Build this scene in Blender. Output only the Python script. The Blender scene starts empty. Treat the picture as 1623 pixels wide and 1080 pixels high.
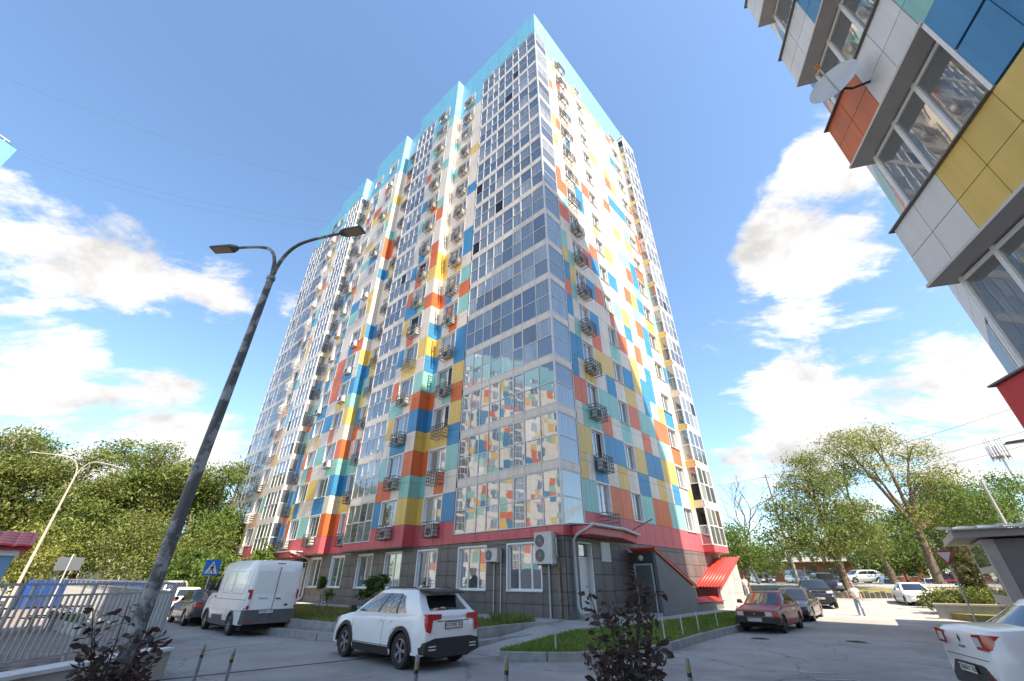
import bpy, bmesh, math, random
import numpy as np
from mathutils import Vector, Matrix, Quaternion
R = math.radians
random.seed(7); rng = np.random.default_rng(11)
scene = bpy.context.scene
col = scene.collection

# ---------------------------------------------------------------- frames of the place
YAW = .8345                                   # heading of the tower's plan
DL = Vector((-math.sin(YAW), math.cos(YAW), 0))   # along the shaded street facade
DR = Vector((math.cos(YAW), math.sin(YAW), 0))    # along the sunny facade
ORG = Vector((2.342, 20.134, 0))              # near corner of the tower
FH = 2.935
GZ = -.1                                      # street level

# ---------------------------------------------------------------- camera, sky, sun
cam_d = bpy.data.cameras.new('camera'); cam = bpy.data.objects.new('camera', cam_d); col.objects.link(cam)
cam_d.sensor_width = 36; cam_d.lens = 647.5/1623*36; cam_d.clip_start = .05; cam_d.clip_end = 3000
cam.location = (0, 0, 1.67); cam.rotation_euler = (R(90)+.5327, 0, 0)
scene.camera = cam

SUN_EL = R(52)
hz = -(DL*math.cos(R(7)) + DR*math.sin(R(7)))
SUN = Vector((hz.x*math.cos(SUN_EL), hz.y*math.cos(SUN_EL), math.sin(SUN_EL)))
sl = bpy.data.lights.new('sun', 'SUN'); sl.energy = 4.2; sl.angle = R(.55); sl.color = (1, .85, .66)
so = bpy.data.objects.new('sun', sl); so.rotation_euler = (-SUN).to_track_quat('-Z', 'Y').to_euler(); col.objects.link(so)

world = bpy.data.worlds.new('World'); scene.world = world; world.use_nodes = True
def build_world():
    nt = world.node_tree; N = nt.nodes; Lk = nt.links
    for n in list(N): N.remove(n)
    out = N.new('ShaderNodeOutputWorld'); bg = N.new('ShaderNodeBackground')
    sky = N.new('ShaderNodeTexSky'); sky.sky_type = 'NISHITA'; sky.sun_disc = False
    sky.sun_elevation = SUN_EL; sky.sun_rotation = math.atan2(hz.x, hz.y)
    sky.air_density = 1.0; sky.dust_density = .6; sky.ozone_density = 1.6; sky.altitude = 100
    tc = N.new('ShaderNodeTexCoord')
    def math_(op, a, b=None, clamp=False):
        n = N.new('ShaderNodeMath'); n.operation = op; n.use_clamp = clamp
        for i, x in enumerate((a, b)):
            if x is None: continue
            if isinstance(x, (int, float)): n.inputs[i].default_value = x
            else: Lk.new(x, n.inputs[i])
        return n.outputs[0]
    sep = N.new('ShaderNodeSeparateXYZ'); Lk.new(tc.outputs['Generated'], sep.inputs[0])
    zc = math_('MAXIMUM', sep.outputs[2], 0.0)
    den = math_('ADD', zc, .16)
    cmb = N.new('ShaderNodeCombineXYZ')
    Lk.new(math_('DIVIDE', sep.outputs[0], den), cmb.inputs[0]); Lk.new(math_('DIVIDE', sep.outputs[1], den), cmb.inputs[1])
    def noise(scale, detail, rough, vec, loc=(0, 0, 0), sc=(1, 1, 1), dist=0, rot=0):
        mp = N.new('ShaderNodeMapping'); mp.inputs['Location'].default_value = loc; mp.inputs['Scale'].default_value = sc
        mp.inputs['Rotation'].default_value = (0, 0, rot)
        Lk.new(vec, mp.inputs[0])
        n = N.new('ShaderNodeTexNoise'); n.inputs['Scale'].default_value = scale; n.inputs['Detail'].default_value = detail
        n.inputs['Roughness'].default_value = rough; n.inputs['Distortion'].default_value = dist
        Lk.new(mp.outputs[0], n.inputs[0]); return n.outputs[0]
    # thin stretched layer and cumulus detail
    n1 = noise(1.5, 10, .66, cmb.outputs[0], (3.1, 1.7, 0), (1.0, 2.1, 1), .35, .75)
    n2 = noise(5.5, 10, .64, tc.outputs['Generated'], (.3, .9, .2), (1, 1, 1.8), .5)
    def blob(d, r0, r1):
        v = Vector(d).normalized()
        dp = N.new('ShaderNodeVectorMath'); dp.operation = 'DOT_PRODUCT'; dp.inputs[1].default_value = v
        Lk.new(tc.outputs['Generated'], dp.inputs[0])
        mr = N.new('ShaderNodeMapRange'); mr.interpolation_type = 'SMOOTHSTEP'
        mr.inputs['From Min'].default_value = math.cos(R(r1)); mr.inputs['From Max'].default_value = math.cos(R(r0))
        Lk.new(dp.outputs['Value'], mr.inputs['Value']); return mr.outputs[0]
    def dirv(az, el): return (math.sin(R(az))*math.cos(R(el)), math.cos(R(az))*math.cos(R(el)), math.sin(R(el)))
    cover = None
    for az, el, r0, r1, w in blobs:
        b = math_('MULTIPLY', blob(dirv(az, el), r0, r1), w)
        cover = b if cover is None else math_('ADD', cover, b)
    # cloudiness rises towards the horizon all round
    low = N.new('ShaderNodeMapRange'); low.interpolation_type = 'SMOOTHSTEP'
    low.inputs['From Min'].default_value = .46; low.inputs['From Max'].default_value = .16
    low.inputs['To Min'].default_value = 0; low.inputs['To Max'].default_value = .15
    Lk.new(sep.outputs[2], low.inputs['Value'])
    tot = math_('ADD', math_('ADD', math_('MULTIPLY', n1, .75), math_('MULTIPLY', n2, .45)), math_('ADD', cover, low.outputs[0]))
    dens = N.new('ShaderNodeMapRange'); dens.interpolation_type = 'SMOOTHSTEP'
    dens.inputs['From Min'].default_value = .775; dens.inputs['From Max'].default_value = .90
    Lk.new(tot, dens.inputs['Value'])
    shade = noise(7.0, 9, .62, tc.outputs['Generated'], (2.3, .1, .6), (1, 1, 1.5))
    mr = N.new('ShaderNodeMapRange'); mr.inputs['From Min'].default_value = .3; mr.inputs['From Max'].default_value = .62
    mr.inputs['To Min'].default_value = .56; mr.inputs['To Max'].default_value = 1.0
    Lk.new(shade, mr.inputs['Value'])
    cc = N.new('ShaderNodeMix'); cc.data_type = 'RGBA'; cc.blend_type = 'MULTIPLY'; cc.inputs[0].default_value = 1
    cc.inputs[6].default_value = (CLOUD*1.0, CLOUD*.985, CLOUD*.97, 1); Lk.new(mr.outputs[0], cc.inputs[7])
    mix = N.new('ShaderNodeMix'); mix.data_type = 'RGBA'
    skyc = N.new('ShaderNodeMix'); skyc.data_type = 'RGBA'; skyc.blend_type = 'MULTIPLY'; skyc.inputs[0].default_value = 1
    Lk.new(sky.outputs[0], skyc.inputs[6]); skyc.inputs[7].default_value = (.66, .715, .72, 1)
    Lk.new(dens.outputs[0], mix.inputs[0]); Lk.new(skyc.outputs[2], mix.inputs[6]); Lk.new(cc.outputs[2], mix.inputs[7])
    Lk.new(mix.outputs[2], bg.inputs[0]); bg.inputs[1].default_value = SKYS
    Lk.new(bg.outputs[0], out.inputs[0])
CLOUD = 3.0; SKYS = .15
blobs = [(46, 36.5, 3, 10, .27), (53.5, 43.5, 2, 7, .24), (40, 33, 1, 7, .14), (46, 18, 7, 16, .165), (30, 34, 3, 9, .11), (36, 25, 3, 10, .09), (33, 15, 3, 9, .1),
         (-56, 26.5, 4, 12, .19), (-38, 33, 3, 9, .18), (-46.5, 30, 2, 9, .12), (-53, 19, 2, 6, .09), (-45, 11, 5, 14, .16)]
build_world()
vs = scene.view_settings; vs.view_transform = 'Standard'; vs.look = 'None'; vs.gamma = 1; vs.use_curve_mapping = False
vs.exposure = 1.6
scene.cycles.use_denoising = True; scene.cycles.max_bounces = 6; scene.cycles.diffuse_bounces = 3; scene.cycles.glossy_bounces = 3
scene.cycles.transmission_bounces = 3; scene.cycles.transparent_max_bounces = 6
scene.cycles.sample_clamp_indirect = 8

# ---------------------------------------------------------------- materials
MATS = {}
def mat(name, rgb, rough=.6, metal=0, spec=.5, var=0, vscale=3, bump=0, bscale=40, ior=None, coat=0, trans=0, emit=None, c2=None, lo=.35, hi=.65, detail=4, rgb_rand=0, coords='Object', streak=0):
    if name in MATS: return MATS[name]
    m = bpy.data.materials.new(name); m.use_nodes = True; MATS[name] = m
    nt = m.node_tree; N = nt.nodes; b = N['Principled BSDF']
    b.inputs['Base Color'].default_value = (*rgb, 1); b.inputs['Roughness'].default_value = rough; b.inputs['Metallic'].default_value = metal
    b.inputs['Specular IOR Level'].default_value = spec
    if ior: b.inputs['IOR'].default_value = ior
    if coat: b.inputs['Coat Weight'].default_value = coat; b.inputs['Coat Roughness'].default_value = .06
    if emit: b.inputs['Emission Color'].default_value = (*emit[:3], 1); b.inputs['Emission Strength'].default_value = emit[3]
    tc = N.new('ShaderNodeTexCoord')
    src = None
    if var or c2:
        n = N.new('ShaderNodeTexNoise'); n.inputs['Scale'].default_value = vscale; n.inputs['Detail'].default_value = detail; n.inputs['Roughness'].default_value = .62
        nt.links.new(tc.outputs[coords], n.inputs[0])
        r = N.new('ShaderNodeMapRange'); r.inputs['From Min'].default_value = lo; r.inputs['From Max'].default_value = hi
        nt.links.new(n.outputs[0], r.inputs['Value'])
        mx = N.new('ShaderNodeMix'); mx.data_type = 'RGBA'; nt.links.new(r.outputs[0], mx.inputs[0])
        a = rgb if c2 else tuple(max(0, x*(1-var)) for x in rgb); bb = c2 if c2 else tuple(min(1, x*(1+var)) for x in rgb)
        mx.inputs[6].default_value = (*a, 1); mx.inputs[7].default_value = (*bb, 1); src = mx.outputs[2]
    if rgb_rand:
        oi = N.new('ShaderNodeObjectInfo'); r2 = N.new('ShaderNodeMapRange'); r2.inputs['To Min'].default_value = 1-rgb_rand; r2.inputs['To Max'].default_value = 1+rgb_rand
        nt.links.new(oi.outputs['Random'], r2.inputs['Value'])
        m2 = N.new('ShaderNodeMix'); m2.data_type = 'RGBA'; m2.blend_type = 'MULTIPLY'; m2.inputs[0].default_value = 1
        if src: nt.links.new(src, m2.inputs[6])
        else: m2.inputs[6].default_value = (*rgb, 1)
        nt.links.new(r2.outputs[0], m2.inputs[7]); src = m2.outputs[2]
    if streak:      # rain streaks and faded patches running down the sheet
        ge = N.new('ShaderNodeNewGeometry'); mp = N.new('ShaderNodeMapping'); mp.inputs['Scale'].default_value = (3.2, 3.2, .16); nt.links.new(ge.outputs['Position'], mp.inputs[0])
        n3 = N.new('ShaderNodeTexNoise'); n3.inputs['Scale'].default_value = 1; n3.inputs['Detail'].default_value = 6; n3.inputs['Roughness'].default_value = .65; nt.links.new(mp.outputs[0], n3.inputs[0])
        r3 = N.new('ShaderNodeMapRange'); r3.inputs['From Min'].default_value = .33; r3.inputs['From Max'].default_value = .6; r3.inputs['To Min'].default_value = 1-streak; r3.inputs['To Max'].default_value = 1.03; nt.links.new(n3.outputs[0], r3.inputs['Value'])
        m3 = N.new('ShaderNodeMix'); m3.data_type = 'RGBA'; m3.blend_type = 'MULTIPLY'; m3.inputs[0].default_value = 1
        if src: nt.links.new(src, m3.inputs[6])
        else: m3.inputs[6].default_value = (*rgb, 1)
        nt.links.new(r3.outputs[0], m3.inputs[7]); src = m3.outputs[2]
    if src: nt.links.new(src, b.inputs['Base Color'])
    if bump:
        n = N.new('ShaderNodeTexNoise'); n.inputs['Scale'].default_value = bscale; n.inputs['Detail'].default_value = 5
        nt.links.new(tc.outputs[coords], n.inputs[0]); bp = N.new('ShaderNodeBump'); bp.inputs['Strength'].default_value = bump; bp.inputs['Distance'].default_value = .02
        nt.links.new(n.outputs[0], bp.inputs['Height']); nt.links.new(bp.outputs[0], b.inputs['Normal'])
    return m
def leafmat(name, a, b_, tr=.35):
    if name in MATS: return MATS[name]
    m = bpy.data.materials.new(name); m.use_nodes = True; MATS[name] = m
    nt = m.node_tree; N = nt.nodes; p = N['Principled BSDF']; out = N['Material Output']
    tc = N.new('ShaderNodeTexCoord'); n = N.new('ShaderNodeTexNoise'); n.inputs['Scale'].default_value = .9; n.inputs['Detail'].default_value = 6; n.inputs['Roughness'].default_value = .75
    nt.links.new(tc.outputs['Object'], n.inputs[0])
    r = N.new('ShaderNodeMapRange'); r.inputs['From Min'].default_value = .36; r.inputs['From Max'].default_value = .64; nt.links.new(n.outputs[0], r.inputs['Value'])
    mx = N.new('ShaderNodeMix'); mx.data_type = 'RGBA'; mx.inputs[6].default_value = (*a, 1); mx.inputs[7].default_value = (*b_, 1); nt.links.new(r.outputs[0], mx.inputs[0])
    nt.links.new(mx.outputs[2], p.inputs['Base Color']); p.inputs['Roughness'].default_value = .5
    t = N.new('ShaderNodeBsdfTranslucent'); nt.links.new(mx.outputs[2], t.inputs[0])
    ms = N.new('ShaderNodeMixShader'); ms.inputs[0].default_value = tr
    nt.links.new(p.outputs[0], ms.inputs[1]); nt.links.new(t.outputs[0], ms.inputs[2]); nt.links.new(ms.outputs[0], out.inputs[0])
    return m
def glassmat(name, rgb, rough=.015, ior=2.9, wave=.045, wscale=1.3, c2=None, curtain=False):
    if name in MATS: return MATS[name]
    m = bpy.data.materials.new(name); m.use_nodes = True; MATS[name] = m
    nt = m.node_tree; N = nt.nodes; b = N['Principled BSDF']
    b.inputs['Base Color'].default_value = (*rgb, 1); b.inputs['Roughness'].default_value = rough; b.inputs['IOR'].default_value = ior
    geo = N.new('ShaderNodeNewGeometry')
    n = N.new('ShaderNodeTexNoise'); n.inputs['Scale'].default_value = wscale; n.inputs['Detail'].default_value = 1.5
    nt.links.new(geo.outputs['Position'], n.inputs[0])
    bp = N.new('ShaderNodeBump'); bp.inputs['Strength'].default_value = wave; bp.inputs['Distance'].default_value = .05
    nt.links.new(n.outputs[0], bp.inputs['Height']); nt.links.new(bp.outputs[0], b.inputs['Normal'])
    if curtain:     # pleated curtain seen behind the pane
        mp = N.new('ShaderNodeMapping'); mp.inputs['Scale'].default_value = (11, 11, .35); nt.links.new(geo.outputs['Position'], mp.inputs[0])
        n2 = N.new('ShaderNodeTexNoise'); n2.inputs['Scale'].default_value = 1; n2.inputs['Detail'].default_value = 3; nt.links.new(mp.outputs[0], n2.inputs[0])
        r = N.new('ShaderNodeMapRange'); r.inputs['From Min'].default_value = .35; r.inputs['From Max'].default_value = .65; nt.links.new(n2.outputs[0], r.inputs['Value'])
        mx = N.new('ShaderNodeMix'); mx.data_type = 'RGBA'; mx.inputs[6].default_value = (*rgb, 1); mx.inputs[7].default_value = (*c2, 1)
        nt.links.new(r.outputs[0], mx.inputs[0]); nt.links.new(mx.outputs[2], b.inputs['Base Color'])
    return m

CREAM = mat('cream_panel', (.66, .585, .50), .42, var=.05, vscale=.6, rgb_rand=.05, streak=.13)
PCOL = {'w': CREAM, 'b': mat('blue_panel', (.045, .225, .43), .4, var=.06, vscale=.7, rgb_rand=.07, streak=.14), 't': mat('teal_panel', (.24, .49, .44), .42, var=.06, vscale=.7, rgb_rand=.06, streak=.14),
        'y': mat('yellow_panel', (.66, .45, .115), .42, var=.05, vscale=.7, rgb_rand=.06, streak=.14), 'o': mat('orange_panel', (.62, .14, .042), .42, var=.06, vscale=.7, rgb_rand=.07, streak=.14),
        's': mat('sky_blue_panel', (.16, .43, .57), .42, var=.04, vscale=.5, rgb_rand=.02, streak=.1), 'p': mat('pink_red_panel', (.55, .10, .12), .45, var=.06, vscale=.7, rgb_rand=.05, streak=.16),
        'd': mat('dark_tile', (.135, .125, .118), .5, var=.14, vscale=1.6, bump=.1, rgb_rand=.12, streak=.25), 'a': mat('salmon_panel', (.64, .36, .24), .42, var=.04, streak=.12)}
M = dict(
 backing=mat('wall_backing', (.10, .10, .10), .9), concrete=mat('concrete', (.36, .35, .33), .85, var=.15, vscale=2, bump=.25, bscale=25),
 pvc=mat('white_frame', (.72, .72, .71), .35, var=.03), pvc_grey=mat('off_white_frame', (.58, .57, .56), .4, var=.05),
 steel=mat('grey_rail', (.13, .135, .14), .5, metal=.3, var=.15, vscale=8), steel_l=mat('galvanised', (.42, .43, .44), .42, metal=.6, var=.2, vscale=6),
 acwhite=mat('ac_casing', (.52, .52, .50), .4, var=.06, vscale=5), black=mat('black_plastic', (.018, .018, .02), .5, var=.2, vscale=9), fan=mat('fan_dark', (.05, .05, .055), .5),
 redroof=mat('red_metal', (.62, .045, .035), .38, var=.08, vscale=3), door=mat('white_door', (.60, .61, .62), .4, var=.04), darkdoor=mat('dark_door', (.10, .10, .105), .45, var=.1),
 lightgrey=mat('light_grey_steel', (.46, .47, .48), .45, var=.08), rubber=mat('rubber', (.022, .022, .023), .8, var=.2, vscale=12, bump=.15),
 bark=mat('bark', (.16, .115, .08), .9, var=.35, vscale=6, bump=.5, bscale=18), bark2=mat('bark_grey', (.13, .11, .10), .9, var=.3, vscale=6, bump=.4, bscale=20))
GL = [glassmat('glass_dark', (.085, .095, .10)), glassmat('glass_blue', (.12, .14, .158)), glassmat('glass_deep_blue', (.065, .082, .108)),
      glassmat('glass_curtain', (.20, .21, .21), c2=(.36, .37, .36), curtain=True), glassmat('glass_drape', (.11, .125, .135), c2=(.22, .235, .24), curtain=True), glassmat('glass_warm', (.05, .036, .025), c2=(.12, .085, .055), curtain=True), glassmat('glass_grey', (.19, .20, .205)), glassmat('glass_open', (.012, .012, .013), ior=1.3)]
GLW = [.20, .16, .13, .15, .15, .06, .12, .04]
def pick_glass(r=random): return r.choices(GL, GLW)[0]

# ---------------------------------------------------------------- mesh helper
class MB:
    def __init__(s): s.v = []; s.f = []; s.m = []
    def add(s, vs, fs, m=0):
        o = len(s.v); s.v += [tuple(x) for x in vs]; s.f += [tuple(i+o for i in f) for f in fs]; s.m += [m]*len(fs); return s
    def box(s, x0, x1, y0, y1, z0, z1, m=0):
        return s.add([(x0,y0,z0),(x1,y0,z0),(x1,y1,z0),(x0,y1,z0),(x0,y0,z1),(x1,y0,z1),(x1,y1,z1),(x0,y1,z1)],
                     [(3,2,1,0),(4,5,6,7),(0,1,5,4),(1,2,6,5),(2,3,7,6),(3,0,4,7)], m)
    def beam(s, a, b, w, h=None, m=0, up=(0,0,1)):
        a = Vector(a); b = Vector(b); d = (b-a).normalized(); h = h or w
        x = d.cross(Vector(up)); x = x if x.length > 1e-4 else d.cross(Vector((1,0,0))); x.normalize(); y = x.cross(d)
        vs = [p + x*(sx*w/2) + y*(sy*h/2) for p in (a, b) for sx, sy in ((-1,-1),(1,-1),(1,1),(-1,1))]
        return s.add(vs, [(0,1,2,3),(7,6,5,4),(0,4,5,1),(1,5,6,2),(2,6,7,3),(3,7,4,0)], m)
    def tube(s, pts, rad, n=8, m=0, cap=True):
        pts = [Vector(p) for p in pts]; rad = rad if hasattr(rad, '__len__') else [rad]*len(pts); o = []; px = None
        for i, p in enumerate(pts):
            d = (pts[min(i+1, len(pts)-1)] - pts[max(i-1, 0)]).normalized()
            x = px - d*px.dot(d) if px is not None else d.orthogonal()
            if x.length < 1e-5: x = d.orthogonal()
            x.normalize(); px = x; y = d.cross(x)
            o += [p + (x*math.cos(2*math.pi*k/n) + y*math.sin(2*math.pi*k/n))*rad[i] for k in range(n)]
        fs = [(i*n+k, i*n+(k+1)%n, (i+1)*n+(k+1)%n, (i+1)*n+k) for i in range(len(pts)-1) for k in range(n)]
        if cap: fs += [tuple(range(n-1,-1,-1)), tuple(range((len(pts)-1)*n, len(pts)*n))]
        return s.add(o, fs, m)
    def lathe(s, prof, n=24, m=0, mtx=None, close=False):
        vs = []; mtx = mtx or Matrix()
        for r, z in prof: vs += [mtx @ Vector((r*math.cos(2*math.pi*k/n), r*math.sin(2*math.pi*k/n), z)) for k in range(n)]
        fs = [(i*n+k, i*n+(k+1)%n, (i+1)*n+(k+1)%n, (i+1)*n+k) for i in range(len(prof)-1) for k in range(n)]
        return s.add(vs, fs, m)
    def prism(s, poly, z0, z1, m=0, top=True, bottom=True):
        n = len(poly); z0 = z0 if hasattr(z0, '__len__') else [z0]*n; z1 = z1 if hasattr(z1, '__len__') else [z1]*n
        vs = [(p[0], p[1], z) for p, z in zip(poly, z0)] + [(p[0], p[1], z) for p, z in zip(poly, z1)]
        a = sum(poly[i][0]*poly[(i+1)%n][1]-poly[(i+1)%n][0]*poly[i][1] for i in range(n))
        fs = [(i, (i+1)%n, n+(i+1)%n, n+i) for i in range(n)]
        if top: fs.append(tuple(range(n, 2*n)))
        if bottom: fs.append(tuple(range(n-1, -1, -1)))
        if a < 0: fs = [f[::-1] for f in fs]
        return s.add(vs, fs, m)
    def extr(s, poly3, d, m=0):            # a flat outline given a thickness
        n = len(poly3); d = Vector(d); vs = [Vector(p) for p in poly3]; vs = vs + [p+d for p in vs]
        return s.add(vs, [tuple(range(n-1,-1,-1)), tuple(range(n, 2*n))] + [(i, (i+1)%n, n+(i+1)%n, n+i) for i in range(n)], m)
    def hull(s, pts, m=0):
        bm = bmesh.new(); [bm.verts.new(p) for p in pts]; r = bmesh.ops.convex_hull(bm, input=bm.verts)
        bmesh.ops.delete(bm, geom=list(set(r['geom_interior']+r['geom_unused'])), context='VERTS') if r['geom_interior'] or r['geom_unused'] else None
        bm.verts.index_update(); bm.verts.ensure_lookup_table()
        s.add([v.co[:] for v in bm.verts], [tuple(v.index for v in f.verts) for f in bm.faces], m); bm.free(); return s
    def mesh(s, name, mats, smooth=False, fix=False):
        me = bpy.data.meshes.new(name); me.from_pydata([tuple(x) for x in s.v], [], s.f)
        for m in (mats if isinstance(mats, (list, tuple)) else [mats]): me.materials.append(m)
        if any(s.m): me.polygons.foreach_set('material_index', s.m)
        if fix:
            bm = bmesh.new(); bm.from_mesh(me); bmesh.ops.recalc_face_normals(bm, faces=bm.faces); bm.to_mesh(me); bm.free()
        if smooth:
            me.polygons.foreach_set('use_smooth', [True]*len(me.polygons))
            if smooth is not True: me.set_sharp_from_angle(angle=R(smooth))
        me.update(); return me
    def build(s, name, mats, parent=None, smooth=False, fix=True, loc=None, rz=0):
        return obj(name, s.mesh(name, mats, smooth, fix), parent, loc, rz)
def obj(name, data, parent=None, loc=None, rz=0, scale=None):
    o = bpy.data.objects.new(name, data); col.objects.link(o)
    if parent is not None: o.parent = parent
    if loc is not None: o.location = loc
    if rz: o.rotation_euler = (0, 0, rz)
    if scale: o.scale = scale
    return o
def tag(o, label=None, cat=None, group=None, kind=None):
    if label: o['label'] = label
    if cat: o['category'] = cat
    if group: o['group'] = group
    if kind: o['kind'] = kind
    return o
def empty(name, loc=(0,0,0), rz=0, label=None, cat=None, group=None):
    o = obj(name, None, None, loc, rz); o.empty_display_size = .3; return tag(o, label, cat, group)
def struct(o): o['kind'] = 'structure'; return o
def bx(x0, x1, y0, y1, z0, z1): return MB().box(x0, x1, y0, y1, z0, z1)
ORD = ['ground', 'first', 'second', 'third', 'fourth', 'fifth', 'sixth', 'seventh', 'eighth', 'ninth', 'tenth', 'eleventh', 'twelfth', 'thirteenth', 'fourteenth', 'fifteenth', 'sixteenth', 'seventeenth']
def text_obj(name, body, size, mat_, parent, mtx, ext=.001):
    c = bpy.data.curves.new(name, 'FONT'); c.body = body; c.size = size; c.extrude = ext; c.align_x = 'CENTER'; c.align_y = 'CENTER'; c.resolution_u = 3
    t = bpy.data.objects.new(name, c); col.objects.link(t); bpy.context.view_layer.update()
    me = bpy.data.meshes.new_from_object(t.evaluated_get(bpy.context.evaluated_depsgraph_get())); bpy.data.objects.remove(t)
    me.materials.clear(); me.materials.append(mat_); o = obj(name, me, parent); o.matrix_local = mtx; o['kind'] = 'stuff'; return o

# ================================================================ GROUND
def gz(x, y):      # the land rises beyond the car park
    d = math.hypot(x, y); t = min(1, max(0, (d-44)/18)); s = t*t*(3-2*t)
    right = min(1, max(0, (x-4)/14))
    t2 = min(1, max(0, (d-24)/20)); s2 = t2*t2*(3-2*t2)
    return GZ + right*(.33*s2 + 1.25*s)
def asphalt_mat():
    m = mat('asphalt', (.27, .257, .243), .9, c2=(.37, .353, .334), vscale=.5, detail=10, lo=.3, hi=.7, bump=.3, bscale=70); nt = m.node_tree; N = nt.nodes; Lk = nt.links; b = N['Principled BSDF']
    src = b.inputs['Base Color'].links[0].from_socket; tc = N.new('ShaderNodeTexCoord')
    def nz(sc, det, ro=.6):
        n = N.new('ShaderNodeTexNoise'); n.inputs['Scale'].default_value = sc; n.inputs['Detail'].default_value = det; n.inputs['Roughness'].default_value = ro; Lk.new(tc.outputs['Object'], n.inputs[0]); return n
    def rng_(v, a, b_, c, d):
        r = N.new('ShaderNodeMapRange'); r.inputs['From Min'].default_value = a; r.inputs['From Max'].default_value = b_; r.inputs['To Min'].default_value = c; r.inputs['To Max'].default_value = d; Lk.new(v, r.inputs['Value']); return r.outputs[0]
    def mul(c, f):
        x = N.new('ShaderNodeMix'); x.data_type = 'RGBA'; x.blend_type = 'MULTIPLY'; x.inputs[0].default_value = 1; Lk.new(c, x.inputs[6]); Lk.new(f, x.inputs[7]); return x.outputs[2]
    src = mul(src, rng_(nz(38, 3).outputs[0], .3, .7, .86, 1.1))                       # grit
    src = mul(src, rng_(nz(.16, 5, .7).outputs[0], .42, .5, .80, 1.02))                # old patches
    src = mul(src, rng_(nz(1.1, 8, .75).outputs[0], .62, .72, 1.0, .62))               # stains
    w = nz(.7, 6); ad = N.new('ShaderNodeVectorMath'); ad.operation = 'MULTIPLY_ADD'; ad.inputs[1].default_value = (1.6, 1.6, 0); Lk.new(w.outputs[1], ad.inputs[0]); Lk.new(tc.outputs['Object'], ad.inputs[2])
    v = N.new('ShaderNodeTexVoronoi'); v.feature = 'DISTANCE_TO_EDGE'; v.inputs['Scale'].default_value = .22; Lk.new(ad.outputs[0], v.inputs[0])
    src = mul(src, rng_(v.outputs[0], .0, .006, .45, 1.0)); Lk.new(src, b.inputs['Base Color']); return m
asph = asphalt_mat()
def build_ground():
    xs = sorted(set([-900, -400, -200] + list(range(-120, 121, 4)) + [200, 400, 900])); ys = sorted(set([-900, -300] + list(range(-60, 141, 4)) + [200, 400, 900, 1500]))
    m = MB(); nx = len(xs)
    m.v = [(x, y, gz(x, y)) for y in ys for x in xs]
    m.f = [(j*nx+i, j*nx+i+1, (j+1)*nx+i+1, (j+1)*nx+i) for j in range(len(ys)-1) for i in range(nx-1)]; m.m = [0]*len(m.f)
    struct(m.build('ground', asph, fix=False, smooth=True))
build_ground()
def loc2w(u, v, z=0): p = ORG + DR*u + DL*v; return Vector((p.x, p.y, z))
grassm = leafmat('grass_blade', (.13, .165, .03), (.26, .25, .065), .3)
soil = mat('lawn_ground', (.13, .145, .035), .95, c2=(.22, .19, .07), vscale=2.2, detail=8, bump=.6, bscale=30)
def blades(name, label, fn, n, h0, h1, mt=grassm):
    P = fn(n); n = len(P); a = rng.uniform(0, 2*np.pi, n); h = rng.uniform(h0, h1, n); w = rng.uniform(.006, .014, n)*1.4
    dx = np.stack([np.cos(a), np.sin(a), np.zeros(n)], 1)*w[:, None]; ln = rng.normal(0, .45, (n, 2))*h[:, None]
    tip = P + np.stack([ln[:, 0], ln[:, 1], h], 1); mid = P*.45 + tip*.55 + np.array([0, 0, .02])*h[:, None]*0
    V = np.stack([P-dx, P+dx, mid+dx*.8, tip, mid-dx*.8], 1).reshape(-1, 3)
    me = bpy.data.meshes.new(name); me.from_pydata(V.tolist(), [], [tuple(range(5*i, 5*i+5)) for i in range(n)]); me.materials.append(mt)
    return tag(obj(name, me), label, 'grass', kind='stuff')
def in_tri(tris, n):
    T = np.array(tris, float); ar = np.linalg.norm(np.cross(T[:, 1]-T[:, 0], T[:, 2]-T[:, 0]), axis=1); k = rng.choice(len(T), n, p=ar/ar.sum())
    r1, r2 = np.sqrt(rng.random(n)), rng.random(n)
    return T[k, 0]*(1-r1)[:, None] + T[k, 1]*(r1*(1-r2))[:, None] + T[k, 2]*(r1*r2)[:, None]
# lawn along the shaded facade (tower frame u, v)
L1 = [(-2.3, -.25), (-5.6, -.25), (-7.45, 4.9), (-7.8, 8), (-7.8, 44), (-2.3, 44)]
l1 = [loc2w(u, v, .325) for u, v in L1]
struct(MB().prism([(p.x, p.y) for p in l1], GZ-.1, .325).build('lawn_bed', soil))
t1 = [(l1[0], l1[1], l1[2]), (l1[0], l1[2], l1[3]), (l1[0], l1[3], l1[4]), (l1[0], l1[4], l1[5])]
near = [loc2w(*p, .325) for p in ((-2.3, -.25), (-5.6, -.25), (-7.45, 4.9), (-7.8, 20), (-2.3, 20))]
blades('grass', 'yellow green grass on the raised lawn beside the van', lambda n: in_tri([(near[0], near[1], near[2]), (near[0], near[2], near[3]), (near[0], near[3], near[4])], n), 26000, .05, .15)
blades('tall_weeds', 'tall green weeds along the lawn edge behind the white crossover', lambda n: in_tri([(loc2w(-2.35, -.2, .33), loc2w(-4.0, -.2, .33), loc2w(-2.35, 2.2, .33))], n), 900, .18, .42, leafmat('weed', (.11, .17, .03), (.20, .24, .06)))
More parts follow.
